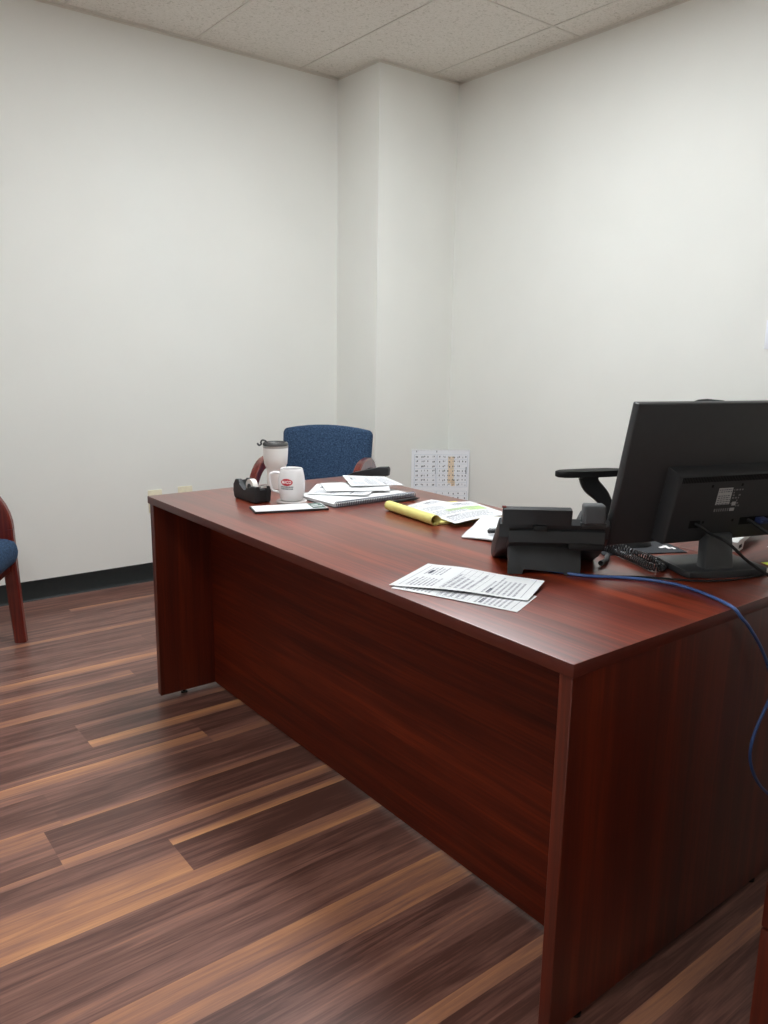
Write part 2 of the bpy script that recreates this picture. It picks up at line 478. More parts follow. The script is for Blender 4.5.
# plank floor
ROW0, PW = 1.635, 0.189
STR = {  # row: (joint x, strips left of the joint, strips right of it); strips are (share of the plank's width, tone)
 0:  (0.70, [(0.42, .74), (0.2, .50), (0.38, .26)], [(0.66, .06), (0.16, .80), (0.18, .26)]),
 1:  (0.45, [(0.12, .62), (0.30, .28), (0.22, .5), (0.36, .68)], [(0.22, .74), (0.16, .52), (0.62, .16)]),
 2:  (1.75, [(0.16, .66), (0.12, .40), (0.72, .22)], [(0.4, .5), (0.6, .2)]),
 3:  (1.03, [(0.22, .55), (0.26, .76), (0.16, .5), (0.36, .26)], [(0.24, .66), (0.2, .36), (0.56, .12)]),
 4:  (0.70, [(0.3, .30), (0.45, .42), (0.25, .26)], [(0.28, .80), (0.52, .24), (0.20, .62)]),
 5:  (1.60, [(0.55, .28), (0.1, .4), (0.25, .70), (0.10, .42)], [(0.5, .3), (0.5, .5)]),
 6:  (1.02, [(0.5, .30), (0.14, .44), (0.26, .68), (0.10, .36)], [(0.6, .26), (0.4, .38)]),
 7:  (0.15, [(0.5, .3), (0.5, .5)], [(0.26, .34), (0.30, .74), (0.2, .55), (0.24, .36)]),
 8:  (1.20, [(0.35, .34), (0.4, .42), (0.25, .28)], [(0.6, .36), (0.4, .26)]),
 9:  (0.35, [(0.4, .3), (0.6, .36)], [(0.3, .30), (0.26, .38), (0.16, .70), (0.28, .34)]),
 10: (1.35, [(0.5, .34), (0.5, .40)], [(0.5, .3), (0.5, .42)]),
 11: (1.05, [(0.6, .36), (0.4, .30)], [(0.42, .34), (0.20, .66), (0.38, .30)]),
 12: (0.6, [(1, .34)], [(0.5, .34), (0.5, .42)]),
 -1: (1.40, [(0.3, .38), (0.34, .30), (0.08, .45), (0.28, .76)], [(0.5, .3), (0.5, .2)]),
 -2: (1.42, [(0.40, .66), (0.24, .50), (0.14, .34), (0.22, .44)], [(0.4, .4), (0.6, .24)]),
 -3: (1.70, [(0.18, .46), (0.24, .52), (0.26, .18), (0.10, .3), (0.22, .72)], [(0.6, .14), (0.4, .3)]),
 -4: (1.50, [(0.30, .26), (0.20, .74), (0.5, .18)], [(0.5, .3), (0.5, .2)]),
 -5: (2.10, [(0.2, .66), (0.5, .28), (0.3, .2)], [(0.5, .3), (0.5, .2)]),
}
bm = B(); lay = bm.loops.layers.color.new('tone')
gr = random.Random(17)
def strip(x0, x1, y0, y1, tone):
    f = bm.faces.new([bm.verts.new(p) for p in ((x0, y0, 0), (x1, y0, 0), (x1, y1, 0), (x0, y1, 0))])
    g = gr.uniform(-0.13, 0.13)
    for lp in f.loops:
        t_ = max(0.0, 0.07 + tone * 0.9 + (g if lp.vert.co.y > (y0 + y1) / 2 else -g)); lp[lay] = (t_, t_, t_, 1)
def rand_strips(rn):
    n = rn.choice((2, 3, 3, 4)); ws = [rn.uniform(0.2, 1) for _ in range(n)]; s = sum(ws)
    return [(q / s, rn.choice((.14, .22, .3, .38, .5, .68, .74))) for q in ws]
PLEN = 1.25
for row in range(-16, 14):
    ya = ROW0 + row * PW; yb = ya + PW
    ya_, yb_ = max(ya, YN), min(yb, YA)
    if yb_ <= ya_: continue
    rn = random.Random(row * 31 + 5)
    j = STR[row][0] if row in STR else rn.uniform(0, PLEN)
    cuts = [XN]
    x = j - PLEN * math.ceil((j - XN) / PLEN) + PLEN
    while x < XB:
        if x > XN + 0.02: cuts.append(x)
        x += PLEN
    cuts.append(XB)
    for a, c in zip(cuts, cuts[1:]):
        st = rand_strips(rn)
        if row in STR:
            if abs(c - j) < 1e-6 or (a < j - 1e-6 and c >= j - PLEN): st = STR[row][1] if c <= j + 1e-6 else st
            if abs(a - j) < 1e-6: st = STR[row][2]
        y = ya
        for q, tone in st:
            y2 = y + q * PW
            p0, p1 = max(y, YN), min(y2, YA)
            if p1 > p0: strip(a, c, p0, p1, tone)
            y = y2
bmesh.ops.remove_doubles(bm, verts=bm.verts, dist=1e-7)
me = bpy.data.meshes.new('floor'); 
for f in bm.faces:
    if f.normal.z < 0: f.normal_flip()
bm.to_mesh(me); bm.free(); me.materials.append(M['floor'])
fl = bpy.data.objects.new('floor', me); COL.objects.link(fl); struct(fl)

# wall plates
def outlet(x, y, z, label, w=0.078):
    t = thing('wall_outlet', label, 'outlet', (x, y, z), 0, 'ivory wall plates on the left wall')
    bm = B(); box(bm, (-w / 2, -0.007, -0.062), (w / 2, 0, 0.062), 0.003); finish('cover_plate', bm, M['outlet'], t)
    bm = B()
    for s in (-1, 1):
        box(bm, (-0.017, -0.0095, s * 0.022 - 0.016), (0.017, -0.006, s * 0.022 + 0.016), 0.002, mi=0)
        for dx in (-0.007, 0.007): box(bm, (dx - 0.0012, -0.0102, s * 0.022 - 0.004), (dx + 0.0012, -0.009, s * 0.022 + 0.007), mi=1)
    finish('socket', bm, [M['outlet'], M['outletdark']], t)
outlet(1.605, YA, 0.441, 'ivory wall plate behind the far front corner of the desk')
outlet(1.778, YA, 0.446, 'ivory wall plate further right along the left wall above the desk edge', 0.084)
t = thing('light_switch', 'white switch plate on the right wall above the monitor', 'switch', (XB, 1.683, 1.349), 0)
bm = B(); box(bm, (-0.005, -0.034, -0.06), (0, 0.034, 0.06), 0.002); finish('cover_plate', bm, M['calpaper'], t)
bm = B(); box(bm, (-0.016, -0.005, -0.010), (-0.006, 0.005, 0.012), 0.002); finish('toggle', bm, M['switch'], t)

# ------------------------------------------------------------------ the desk
desk = thing('desk', 'large mahogany laminate desk with an overhanging top and recessed front panel', 'desk', (X0, Y0, 0))
LD, DD = Y1 - Y0, XD - X0
TT = 0.026
bm = B(); box(bm, (0, 0, DZ - TT), (DD, LD, DZ), 0.0022, 2)
for f in bm.faces:
    n = f.normal if f.normal.length else V((0, 0, 1)); f.normal_update()
    f.material_index = 0 if abs(f.normal.z) > 0.9 else 1
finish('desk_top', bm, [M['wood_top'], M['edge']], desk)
ins, pt, gap = 0.006, 0.028, 0.014
def end_panel(y0):
    bm = B(); box(bm, (ins, y0, gap), (DD - 0.0015, y0 + pt, DZ - TT), 0.0015, 1)
    o = finish('end_panel', bm, M['wood_z'], desk)
    for x in (0.10, DD - 0.12):
        bm = B(); lathe(bm, [(0, gap + 0.004), (0.006, gap + 0.004), (0.006, 0.006), (0.012, 0.005), (0.012, 0.0), (0, 0)], 16, (x, y0 + pt / 2, 0))
        finish('glide', bm, M['glide'], o)
end_panel(ins); end_panel(LD - ins - pt)
bm = B(); box(bm, (0.2192, ins + pt, gap), (0.2192 + 0.018, LD - ins - pt, DZ - TT), 0.001, 1)
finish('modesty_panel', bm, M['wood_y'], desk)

ret = thing('desk_return', 'mahogany return wing joined to the desk behind the monitor', 'desk return', (XD + 0.001, Y0, 0))
RL, RD = 1.0, 0.56
bm = B(); box(bm, (0, 0, DZ - TT), (RL, RD, DZ), 0.002, 2)
for f in bm.faces: f.normal_update(); f.material_index = 0 if abs(f.normal.z) > 0.9 else 1
finish('desk_top', bm, [M['wood_x'], M['edge']], ret)
bm = B(); box(bm, (0.0, ins, 0.012), (RL - 0.04, ins + 0.02, DZ - TT), 0.001, 1); finish('modesty_panel', bm, M['wood_x'], ret)
bm = B(); box(bm, (RL - 0.036, ins, 0.0), (RL - 0.008, RD - 0.006, DZ - TT), 0.001, 1); finish('end_panel', bm, M['wood_z'], ret)

# file cabinet in the near right corner
cab = thing('file_cabinet', 'mahogany cabinet at the lower right behind the desk end', 'cabinet', (1.29, 0.02, 0))
bm = B(); box(bm, (0.0, 0, 0.0), (0.5, 0.525, 0.70), 0.002, 2); finish('body', bm, M['wood_z'], cab)
bm = B(); box(bm, (-0.01, -0.006, 0.70), (0.51, 0.53, 0.725), 0.002, 2); finish('top', bm, M['wood_x'], cab)
for z0, z1 in ((0.02, 0.275), (0.28, 0.69)):
    bm = B(); box(bm, (-0.018, 0.004, z0), (-0.0005, 0.521, z1), 0.002, 2); d = finish('drawer', bm, M['wood_z'], cab)
    zc = z1 - 0.06
    bm = B(); tube(bm, catmull([(-0.018, 0.20, zc), (-0.045, 0.205, zc), (-0.047, 0.26, zc), (-0.045, 0.315, zc), (-0.018, 0.32, zc)], 6), 0.005, 10)
    finish('handle', bm, M['silver'], d)

# ------------------------------------------------------------------ guest chairs (local: faces -y, origin on the floor under the seat)
def guest_chair(label, loc, rotz):
    t = thing('guest_chair', label, 'chair', loc, rotz, 'guest chairs with blue upholstery')
    W = 0.545                                       # outside width over the side frames
    for s in (-1, 1):
        x = s * (W / 2 - 0.02)
        yF, yR, za, ra, rb = -0.225, 0.265, 0.70, 0.20, 0.17
        leg = [(x, yF, 0), (x, yF, 0.25), (x, yF, 0.47)]
        bm = B(); sweep_rect(bm, [(x, yF - 0.024, 0.0), (x, yF - 0.012, 0.2), (x, yF - 0.003, 0.40), (x, yF, za - ra)], [0.048, 0.052, 0.056, 0.058], 0.036, (1, 0, 0)); finish('front_leg', bm, M['chairwood'], t)
        pts = [(x, yF, za - ra)]
        for k in range(1, 11):
            a = PI - k * PI / 20
            pts.append((x, yF + ra + ra * math.cos(a), za - ra + ra * math.sin(a)))
        pts += [(x, 0.02, za + 0.004), (x, 0.09, za + 0.002)]
        for k in range(1, 9):
            a = PI / 2 - k * (PI / 2 * 0.86) / 8
            pts.append((x, 0.09 + rb * math.cos(a) * 1.08, za - rb + rb * math.sin(a)))
        bm = B(); sweep_rect(bm, pts, [0.058] * 11 + [0.052] * (len(pts) - 11), 0.036, (1, 0, 0)); finish('armrest', bm, M['chairwood'], t)
        p = pts[-1]
        bm = B(); sweep_rect(bm, [p, (x, p[1] + 0.012, 0.44), (x, yR + 0.02, 0.3), (x, yR + 0.055, 0.0)], [0.052, 0.054, 0.05, 0.042], 0.036, (1, 0, 0)); finish('rear_leg', bm, M['chairwood'], t)
        bm = B(); box(bm, (x - 0.012, yF + 0.02, 0.325), (x + 0.012, yR - 0.005, 0.375), 0.003); finish('side_rail', bm, M['chairwood'], t)
    bm = B(); box(bm, (-W / 2 + 0.03, yF - 0.008, 0.315), (W / 2 - 0.03, yF + 0.016, 0.372), 0.003); finish('front_rail', bm, M['chairwood'], t)
    bm = B(); box(bm, (-W / 2 + 0.03, 0.235, 0.325), (W / 2 - 0.03, 0.258, 0.37), 0.003); finish('rear_rail', bm, M['chairwood'], t)
    bm = B(); pillow(bm, 0.50, 0.50, 0.116, rc=0.05, crown=0.014, mat=Matrix.Translation((0, -0.03, 0.414)), e=0.3)
    for v in bm.verts:                               # between the arms the cushion is narrower than in front of them
        if v.co.y > -0.258: v.co.x *= min(1.0, 0.462 / 0.50)
    finish('seat', bm, M['blue'], t)
    # backrest: crowned top edge, slight tilt and wrap
    bm = B(); pillow(bm, 0.49, 0.46, 0.062, rc=0.024, crown=0.012)
    for v in bm.verts:
        x, y, z = v.co
        u = x / 0.245
        if y > 0: y += 0.026 * (1 - u * u) * (y / 0.23)
        zz = z + 0.016 * (1 - u * u)
        x *= 1 - 0.045 * (0.23 - y) / 0.46
        v.co = (x, y, zz)
    tilt = math.radians(10)
    # local (x, y, z) -> (x, back normal, up); face of the cushion looks to -y
    mm = frame_m((0, 0.235, 0.617), (1, 0, 0), (0, math.sin(tilt), math.cos(tilt)), (0, -math.cos(tilt), math.sin(tilt)))
    bmesh.ops.transform(bm, matrix=mm, verts=list(bm.verts)); finish('backrest', bm, M['blue'], t)
    return t
# the front right leg of the left chair stands at (0.75, 3.51), facing (0.86, -0.51)
def place_by_front_leg(px, py, dx, dy, label):
    a = math.atan2(dy, dx); rot = a + PI / 2        # local -y -> (dx, dy)
    c, s = math.cos(rot), math.sin(rot)
    lx, ly = 0.2525, -0.245                         # local +x front leg
    return guest_chair(label, (px - (c * lx - s * ly), py - (s * lx + c * ly), 0), rot)
place_by_front_leg(0.752, 3.512, 0.86, -0.51, 'wooden armchair with blue seat cut off by the left edge, near the left wall')
# the chair behind the desk: centre of its back at about (2.336, 3.49), facing (-0.8, -0.6)
a = math.atan2(-0.66, -0.75)
guest_chair('wooden armchair with blue backrest behind the far end of the desk', (2.336 - 0.75 * 0.27, 3.49 - 0.66 * 0.27, 0), a + PI / 2)

# ------------------------------------------------------------------ office chair (local: faces -y)
oc = thing('office_chair', 'black office chair with padded armrests behind the monitor', 'office chair', (2.634, 1.782, 0), math.atan2(0.36, -0.93) + PI / 2)
bm = B(); pillow(bm, 0.50, 0.48, 0.09, rc=0.09, crown=0.015, mat=Matrix.Translation((0, -0.02, 0.49))); finish('seat', bm, M['mesh'], oc)
bm = B(); pillow(bm, 0.42, 0.56, 0.06, rc=0.17, crown=0.01)
for v in bm.verts:
    u = v.co.x / 0.22; v.co.z += 0.04 * u * u
tl = math.radians(12)
bmesh.ops.transform(bm, matrix=frame_m((0, 0.275, 0.815), (1, 0, 0), (0, math.sin(tl), math.cos(tl)), (0, -math.cos(tl), math.sin(tl))), verts=list(bm.verts))
finish('backrest', bm, M['mesh'], oc)
bm = B(); sweep_rect(bm, catmull([(0, 0.02, 0.44), (0, 0.2, 0.425), (0, 0.29, 0.5), (0, 0.325, 0.7), (0, 0.335, 0.8)], 5), 0.02, 0.07, (1, 0, 0)); finish('back_support', bm, M['black'], oc)
for s in (-1, 1):
    bm = B()
    sweep_rect(bm, catmull([(s * 0.20, 0.06, 0.43), (s * 0.27, 0.065, 0.43), (s * 0.30, 0.085, 0.47), (s * 0.30, 0.085, 0.57), (s * 0.29, 0.040, 0.655), (s * 0.285, -0.025, 0.715), (s * 0.285, -0.040, 0.756)], 6),
               [0.05] * 19 + [0.052 + 0.0024 * k for k in range(18)], 0.024, (1, 0.0, 0.0) if False else (0.9, 0, 0.05))
    arm = finish('armrest', bm, M['black'], oc)
    bm = B()
    pts = []
    for k in range(24):
        a_ = 2 * PI * k / 24; cx, cy = math.cos(a_), math.sin(a_)
        ex = math.copysign(abs(cx) ** 0.55, cx); ey = math.copysign(abs(cy) ** 0.55, cy)
        pts.append((0.042 * ex * (1 - 0.18 * (ey < 0) * -ey), 0.158 * ey))
    prism(bm, pts, lambda p, q, d: V((s * 0.285 + p, -0.035 + q, d)), 0.754, 0.780, bev=0.006)
    finish('arm_pad', bm, M['blacksoft'], arm)
bm = B(); lathe(bm, [(0, 0.44), (0.03, 0.44), (0.03, 0.28), (0.022, 0.28), (0.022, 0.1), (0.045, 0.1), (0.045, 0.07), (0, 0.07)], 24); finish('gas_column', bm, M['black'], oc)
for k in range(5):
    a_ = 2 * PI * k / 5 + 0.3; d_ = V((math.cos(a_), math.sin(a_), 0))
    bm = B(); sweep_rect(bm, [d_ * 0.03 + V((0, 0, 0.095)), d_ * 0.16 + V((0, 0, 0.085)), d_ * 0.30 + V((0, 0, 0.068))], [0.04, 0.034, 0.026], 0.04, V((-d_.y, d_.x, 0)))
    leg = finish('base_leg', bm, M['black'], oc)
    bm = B()
    for q in (-0.013, 0.013):
        sd = V((-d_.y, d_.x, 0)); c_ = d_ * 0.295 + sd * q
        tube(bm, [c_ - sd * 0.009 + V((0, 0, 0.027)), c_ + sd * 0.009 + V((0, 0, 0.027))], 0.027, 20)
    tube(bm, [d_ * 0.295 + V((0, 0, 0.027)), d_ * 0.295 + V((0, 0, 0.075))], 0.006, 8)
    finish('caster', bm, M['black'], leg)

# ------------------------------------------------------------------ monitor, seen from behind
mon = thing('monitor', 'black flat monitor on a square foot, its back with a label towards the viewer', 'monitor', (1.79, 1.00, DZ))
P0 = V((1.53106, 1.10332, 0.81181)); E = V((0.955209, -0.295932, 0)).normalized(); NB = V((E.y, -E.x, 0)); TAU = 0.21933
UP = V((0, 0, 1)) * math.cos(TAU) + NB * math.sin(TAU); NN = E.cross(UP).normalized()   # NN points to the viewer
MW, MH = 0.575, 0.3468
MO = P0 - V(mon.location)
MF = frame_m(MO, E, UP, NN)                         # local: x along the width, y up, z towards the viewer
def monpart(name, bm, mats, parent=mon):
    bmesh.ops.transform(bm, matrix=MF, verts=list(bm.verts)); return finish(name, bm, mats, parent)
bm = B(); box(bm, (0, 0, -0.022), (MW, MH, 0), 0.004, 3); scr = monpart('display_panel', bm, M['black'])
bm = B(); box(bm, (0.012, 0.016, -0.0232), (MW - 0.012, MH - 0.012, -0.0215)); monpart('screen', bm, M['deep'], scr)
bm = B()
bx0, bx1, by0, by1 = 0.122, 0.470, 0.010, 0.196
prism(bm, [(bx0, by0 - 0.0), (bx1, by0 - 0.0), (bx1, by1), (bx0, by1)], lambda p, q, d: V((p + (0.012 if p < 0.3 else -0.012) * d / 0.036, q - (0.012 * d / 0.036 if q > 0.1 else 0), d)), -0.002, 0.036, bev=0.007, seg=3)
hs = monpart('rear_housing', bm, M['blackmatte'])
HZ = 0.0362
bm = B()
n_sl = 64
for k in range(n_sl):
    x = 0.142 + k * (0.292 / n_sl)
    box(bm, (x, 0.166, HZ - 0.003), (x + 0.0026, 0.180, HZ + 0.0003))
monpart('vent_slots', bm, M['deep'], hs)
for x, y in ((0.235, 0.155), (0.325, 0.155), (0.235, 0.062), (0.325, 0.062)):
    bm = B(); box(bm, (x - 0.003, y - 0.0035, HZ - 0.002), (x + 0.003, y + 0.0035, HZ + 0.0004), 0.0005, 1)
    monpart('screw', bm, M['deep'], hs)
# rating label: silver field above rows of small print
bm = B()
def quad(x0, x1, y0, y1, z, mi):
    f = bm.faces.new([bm.verts.new(p) for p in ((x0, y0, z), (x1, y0, z), (x1, y1, z), (x0, y1, z))]); f.material_index = mi
lx0, lx1, ly0, ly1 = 0.257, 0.299, 0.106, 0.149
box(bm, (lx0, ly0, HZ - 0.001), (lx1, ly1, HZ + 0.0004), mi=0)
rn = random.Random(3)
for k in range(8):
    y = ly1 - 0.0035 - k * 0.0052; x = lx0 + 0.002
    if k == 2: continue
    while x < lx1 - 0.004:
        w_ = rn.uniform(0.002, 0.008); quad(x, min(x + w_, lx1 - 0.002), y - 0.0022, y, HZ + 0.0007, 1); x += w_ + 0.002
for k in range(8):                                  # certification print beside and below
    y = ly1 - 0.004 - k * 0.007; x = lx1 + 0.004
    while x < lx1 + 0.028:
        w_ = rn.uniform(0.002, 0.007)
        if rn.random() < 0.7: quad(x, x + w_, y - 0.004, y, HZ + 0.0005, 2)
        x += w_ + 0.003
x = lx0
while x < lx1 + 0.012:
    w_ = rn.uniform(0.002, 0.005); quad(x, x + w_, ly0 - 0.018, ly0 - 0.010, HZ + 0.0005, 2); x += w_ + 0.003
quad(lx1 + 0.008, lx1 + 0.020, ly0 - 0.004, ly0 + 0.006, HZ + 0.0006, 0); quad(lx1 + 0.006, lx1 + 0.020, ly0 - 0.018, ly0 - 0.010, HZ + 0.0006, 0)
o = monpart('rating_label', bm, [M['label'], M['inkdark'], M['labelink']], hs); o['label'] = 'silver sticker with small print'
# cable recesses
for x0, x1 in ((0.192, 0.228), (0.345, 0.44)):
    bm = B(); box(bm, (x0, 0.046, HZ - 0.014), (x1, 0.070, HZ + 0.0005), 0.003, 1)
    monpart('port_recess', bm, M['deep'], hs)
# stand: neck and foot
F = V((-0.455, -0.89, 0)).normalized(); Sd = V((-F.y, F.x, 0)) * 1.0
if Sd.x < 0: Sd = -Sd
BC = V((1.718, 0.923, 0))                            # neck front, on the foot
nc = V((BC.x, BC.y, DZ)) - V(mon.location)
bm = B()
hw = 0.038
top_c = MO + E * 0.291 + UP * 0.03 + NN * 0.045
def neck_pt(p, q, d):                                # p across, d from 0 (front) to 1 (back), q height
    lo = nc + Sd * p - F * (d * 0.034) + V((0, 0, 0.012))
    hi = top_c + E * p - NN * (d * 0.032)
    return lo.lerp(hi, q)
a = [[bm.verts.new(neck_pt(p, q, d)) for p, d in ((-hw, 0), (hw, 0), (hw, 1), (-hw, 1))] for q in (0, 0.5, 1)]
for i in range(2):
    for k in range(4): bm.faces.new((a[i][k], a[i][(k + 1) % 4], a[i + 1][(k + 1) % 4], a[i + 1][k]))
bm.faces.new(a[0]); bm.faces.new(a[-1])
bmesh.ops.bevel(bm, geom=list(bm.edges), offset=0.003, segments=2, profile=0.5, affect='EDGES')
finish('stand_neck', bm, M['black'], mon)
bm = B()
fc = V((1.641, 0.950, 0)) - V((mon.location.x, mon.location.y, 0))
pl = [(0.0, 0.0), (0.045, -0.006), (0.10, -0.008), (0.155, -0.004), (0.20, 0.004), (0.212, 0.018), (0.205, 0.14), (0.19, 0.152), (0.01, 0.152), (-0.006, 0.142), (-0.008, 0.010)]
prism(bm, pl, lambda p, q, d: fc + Sd * p - F * q + V((0, 0, d)), 0.0, 0.0165, bev=0.003)
finish('stand_foot', bm, M['black'], mon)

# mouse pad with a mark, mouse
A = V((1.859, 1.090)); da = V((-0.89, 0.456)); db = V((0.456, 0.89))
mp_o = thing('mouse_pad', 'dark grey mouse pad with a small white mark beside the monitor foot', 'mouse pad', (A.x, A.y, DZ), math.atan2(da.y, da.x))
bm = B(); box(bm, (0, -0.19, 0), (0.235, 0, 0.003), 0.001, 1); finish('pad', bm, M['pad'], mp_o)
bm = B(); 
mz = 0.0033
def mk(pts):
    bm.faces.new([bm.verts.new((x, y, mz)) for x, y in pts])
mk([(0.020, -0.070), (0.032, -0.070), (0.034, -0.035), (0.024, -0.035)]); mk([(0.034, -0.064), (0.052, -0.055), (0.050, -0.045), (0.034, -0.050)]); mk([(0.012, -0.050), (0.02, -0.052), (0.021, -0.030), (0.013, -0.030)])
finish('printed_mark', bm, M['logowhite'], mp_o, smooth=False)
ms = thing('computer_mouse', 'small black computer mouse on the dark mouse pad behind the monitor', 'computer mouse', (1.80, 1.215, DZ + 0.0035), math.atan2(da.y, da.x))
bm = B()
rings = []
for k in range(8):
    ph = k * PI / 2 / 7
    rings.append([bm.verts.new((0.052 * math.cos(2 * PI * q / 24) * math.cos(ph) ** 0.7, 0.03 * math.sin(2 * PI * q / 24) * math.cos(ph) ** 0.7, 0.026 * math.sin(ph))) for q in range(24)])
for p, q in zip(rings, rings[1:]):
    for k in range(24): bm.faces.new((p[k], p[(k + 1) % 24], q[(k + 1) % 24], q[k]))
bm.faces.new(rings[0]); bm.faces.new(rings[-1])
finish('body', bm, M['black'], ms)
bm = B(); tube(bm, [(-0.03, -0.004, 0.0235), (-0.03, 0.004, 0.0235)], 0.006, 14); finish('scroll_wheel', bm, M['blacksoft'], ms)

# white device on the return
wd = thing('desk_tray', 'white plastic tray with a dark slot in its end behind the monitor stand', 'tray', (1.975, 1.015, DZ), math.atan2(0.06, 0.24))
bm = B(); prism(bm, [(0.0, 0.0), (0.05, 0.0), (0.06, 0.02), (0.26, 0.03), (0.26, 0.036), (0.05, 0.032), (0.008, 0.032), (0.0, 0.026)], lambda p, q, d: V((p, d, q)), 0.0, 0.10, bev=0.001, seg=1); finish('body', bm, M['switch'], wd)
bm = B(); box(bm, (0.006, -0.0008, 0.008), (0.034, 0.004, 0.018), 0.001, 1); box(bm, (-0.0006, 0.02, 0.008), (0.003, 0.08, 0.018)); finish('slot', bm, M['deep'], wd)
bm = B(); patch(bm, [(2.10, 0.93), (2.38, 0.93), (2.38, 1.0), (2.10, 1.0)], lambda s, t: DZ + 0.0004, 6)
tag(finish('paper_sheet', bm, M['paper']), 'white paper lying on the return right of the white tray', 'paper')
bm = B(); patch(bm, [(1.905, 0.885), (1.955, 0.865), (1.972, 0.905), (1.922, 0.925)], lambda s, t: DZ + 0.0004 + 0.008 * max(0, s - 0.4) ** 2, 8, 0.0008)
tag(finish('sticky_note', bm, M['sticky']), 'yellow green sticky note on the desk right of the monitor foot', 'sticky note')

# ------------------------------------------------------------------ desk phone, seen from behind (local x along its width, y away from the viewer)
pa = V((0.76, -0.65)).normalized()
ph = thing('desk_phone', 'black desk phone seen from behind with its support stand and handset', 'phone', (1.385, 1.166, DZ), math.atan2(pa.y, pa.x))
bm = B()
xl, xr = -0.108, 0.148
prof = [(0.012, 0.086), (0.006, 0.118), (0.022, 0.130), (0.175, 0.036), (0.186, 0.014), (0.178, 0.0), (0.150, 0.0), (0.10, 0.022), (0.05, 0.058)]
prism(bm, prof, lambda p, q, d: V((d, p, q)), xl, xr, bev=0.005, seg=3)
body = finish('body', bm, M['phone'], ph)
bm = B()                                              # rear moulding between body and stand
prism(bm, [(-0.004, 0.078), (0.0, 0.104), (0.02, 0.112), (0.06, 0.07), (0.05, 0.05)], lambda p, q, d: V((d, p, q)), -0.085, 0.135, bev=0.003, seg=2)
finish('rear_moulding', bm, M['phone'], ph)
bm = B()                                              # hinged display
prism(bm, [(-0.006, 0.120), (-0.012, 0.156), (0.006, 0.160), (0.020, 0.124)], lambda p, q, d: V((d, p, q)), -0.102, 0.056, bev=0.004, seg=3)
box(bm, (-0.100, -0.009, 0.1425), (0.054, -0.0065, 0.1445), mi=1)
disp = finish('display', bm, [M['phone'], M['phonegrey']], ph)
bm = B(); box(bm, (-0.03, -0.010, 0.106), (0.0, 0.006, 0.118), 0.002); finish('hinge', bm, M['blacksoft'], ph)
bm = B(); box(bm, (-0.104, -0.004, 0.158), (-0.094, 0.004, 0.162), 0.001, 1); finish('indicator', bm, plain('dull red lens', srgb(120, 50, 46), 0.4), ph)
bm = B()                                              # stand plate with a notch between its feet
st = [(-0.085, 0.0), (-0.050, 0.0), (-0.048, 0.013), (0.045, 0.008), (0.047, 0.0), (0.084, 0.0), (0.087, 0.062), (-0.076, 0.082)]
prism(bm, st, lambda p, q, d: V((p, q * 0.42 + d, q)), 0.0, 0.007, bev=0.0015, seg=2)
for x in (-0.078, 0.078): prism(bm, [(0.004, 0.0), (0.03, 0.066), (0.055, 0.05), (0.012, 0.0)], lambda p, q, d: V((d, p, q)), x - 0.004, x + 0.004)
finish('support_stand', bm, M['phonestand'], ph)
bm = B(); box(bm, (0.052, -0.002, 0.060), (0.135, 0.03, 0.078), 0.004); finish('side_latch', bm, M['blacksoft'], ph)
# handset: two blocks joined by a grip, lying along the right side
bm = B()
def hsp(y, z): return V((0.108, y, z))
sweep_rect(bm, [hsp(0.02, 0.132), hsp(0.034, 0.134), hsp(0.06, 0.120), hsp(0.11, 0.088), hsp(0.165, 0.058), hsp(0.19, 0.046)], [0.03, 0.036, 0.030, 0.026, 0.030, 0.026], 0.052, (1, 0, 0))
box(bm, (0.083, -0.004, 0.122), (0.133, 0.034, 0.168), 0.006, 3)
box(bm, (0.083, -0.017, -0.018), (0.133, 0.017, 0.016), 0.006, 3, mat=Matrix.Translation((0, 0.172, 0.068)))
hsx = finish('handset', bm, M['phonegrey'], ph); hsx['label'] = 'grey handset'
bm = B(); box(bm, (0.078, 0.002, 0.112), (0.138, 0.04, 0.126), 0.003); finish('cradle', bm, M['phone'], ph)

def w2(x, y, z=DZ): return V((x, y, z))
# coiled handset cord: one helix along a doubled-back path
path = catmull([w2(1.70, 1.26, .766), w2(1.688, 1.225, .762), w2(1.678, 1.185, .761), w2(1.662, 1.14, .761), w2(1.640, 1.085, .761), w2(1.622, 1.043, .761), w2(1.636, 1.022, .761), w2(1.663, 1.034, .761), w2(1.683, 1.066, .761), w2(1.694, 1.105, .761), w2(1.697, 1.145, .764), w2(1.684, 1.18, .775), w2(1.664, 1.205, .770)], 40)
bm = B()
tot = [0.0]
for a_, b_ in zip(path, path[1:]): tot.append(tot[-1] + (b_ - a_).length)
def at(s):
    import bisect
    i = max(1, min(len(path) - 1, bisect.bisect_left(tot, s)))
    f_ = (s - tot[i - 1]) / max(1e-9, tot[i] - tot[i - 1])
    return path[i - 1].lerp(path[i], f_), (path[i] - path[i - 1]).normalized()
turns = int(tot[-1] / 0.0078); hx_ = []
for k in range(turns * 12 + 1):
    p, d_ = at(tot[-1] * k / (turns * 12)); sd = V((-d_.y, d_.x, 0)).normalized(); an = 2 * PI * k / 12
    hx_.append(p + (sd * math.cos(an) + V((0, 0, 1)) * math.sin(an)) * 0.0078)
tube(bm, hx_, 0.0019, 6)
tag(finish('phone_cord', bm, plain('glossy black cord', srgb(34, 34, 36), 0.32, 0.6)), 'black coiled handset cord lying between the phone and monitor foot', 'cord')
bm = B(); tube(bm, catmull([w2(1.556, 1.136, .7585), w2(1.59, 1.146, .7585), w2(1.632, 1.172, .7585)], 6), 0.0065, 12)
tag(finish('cord_sleeve', bm, M['phonestand']), 'short thick dark cord end beside the right side of the phone', 'cord')

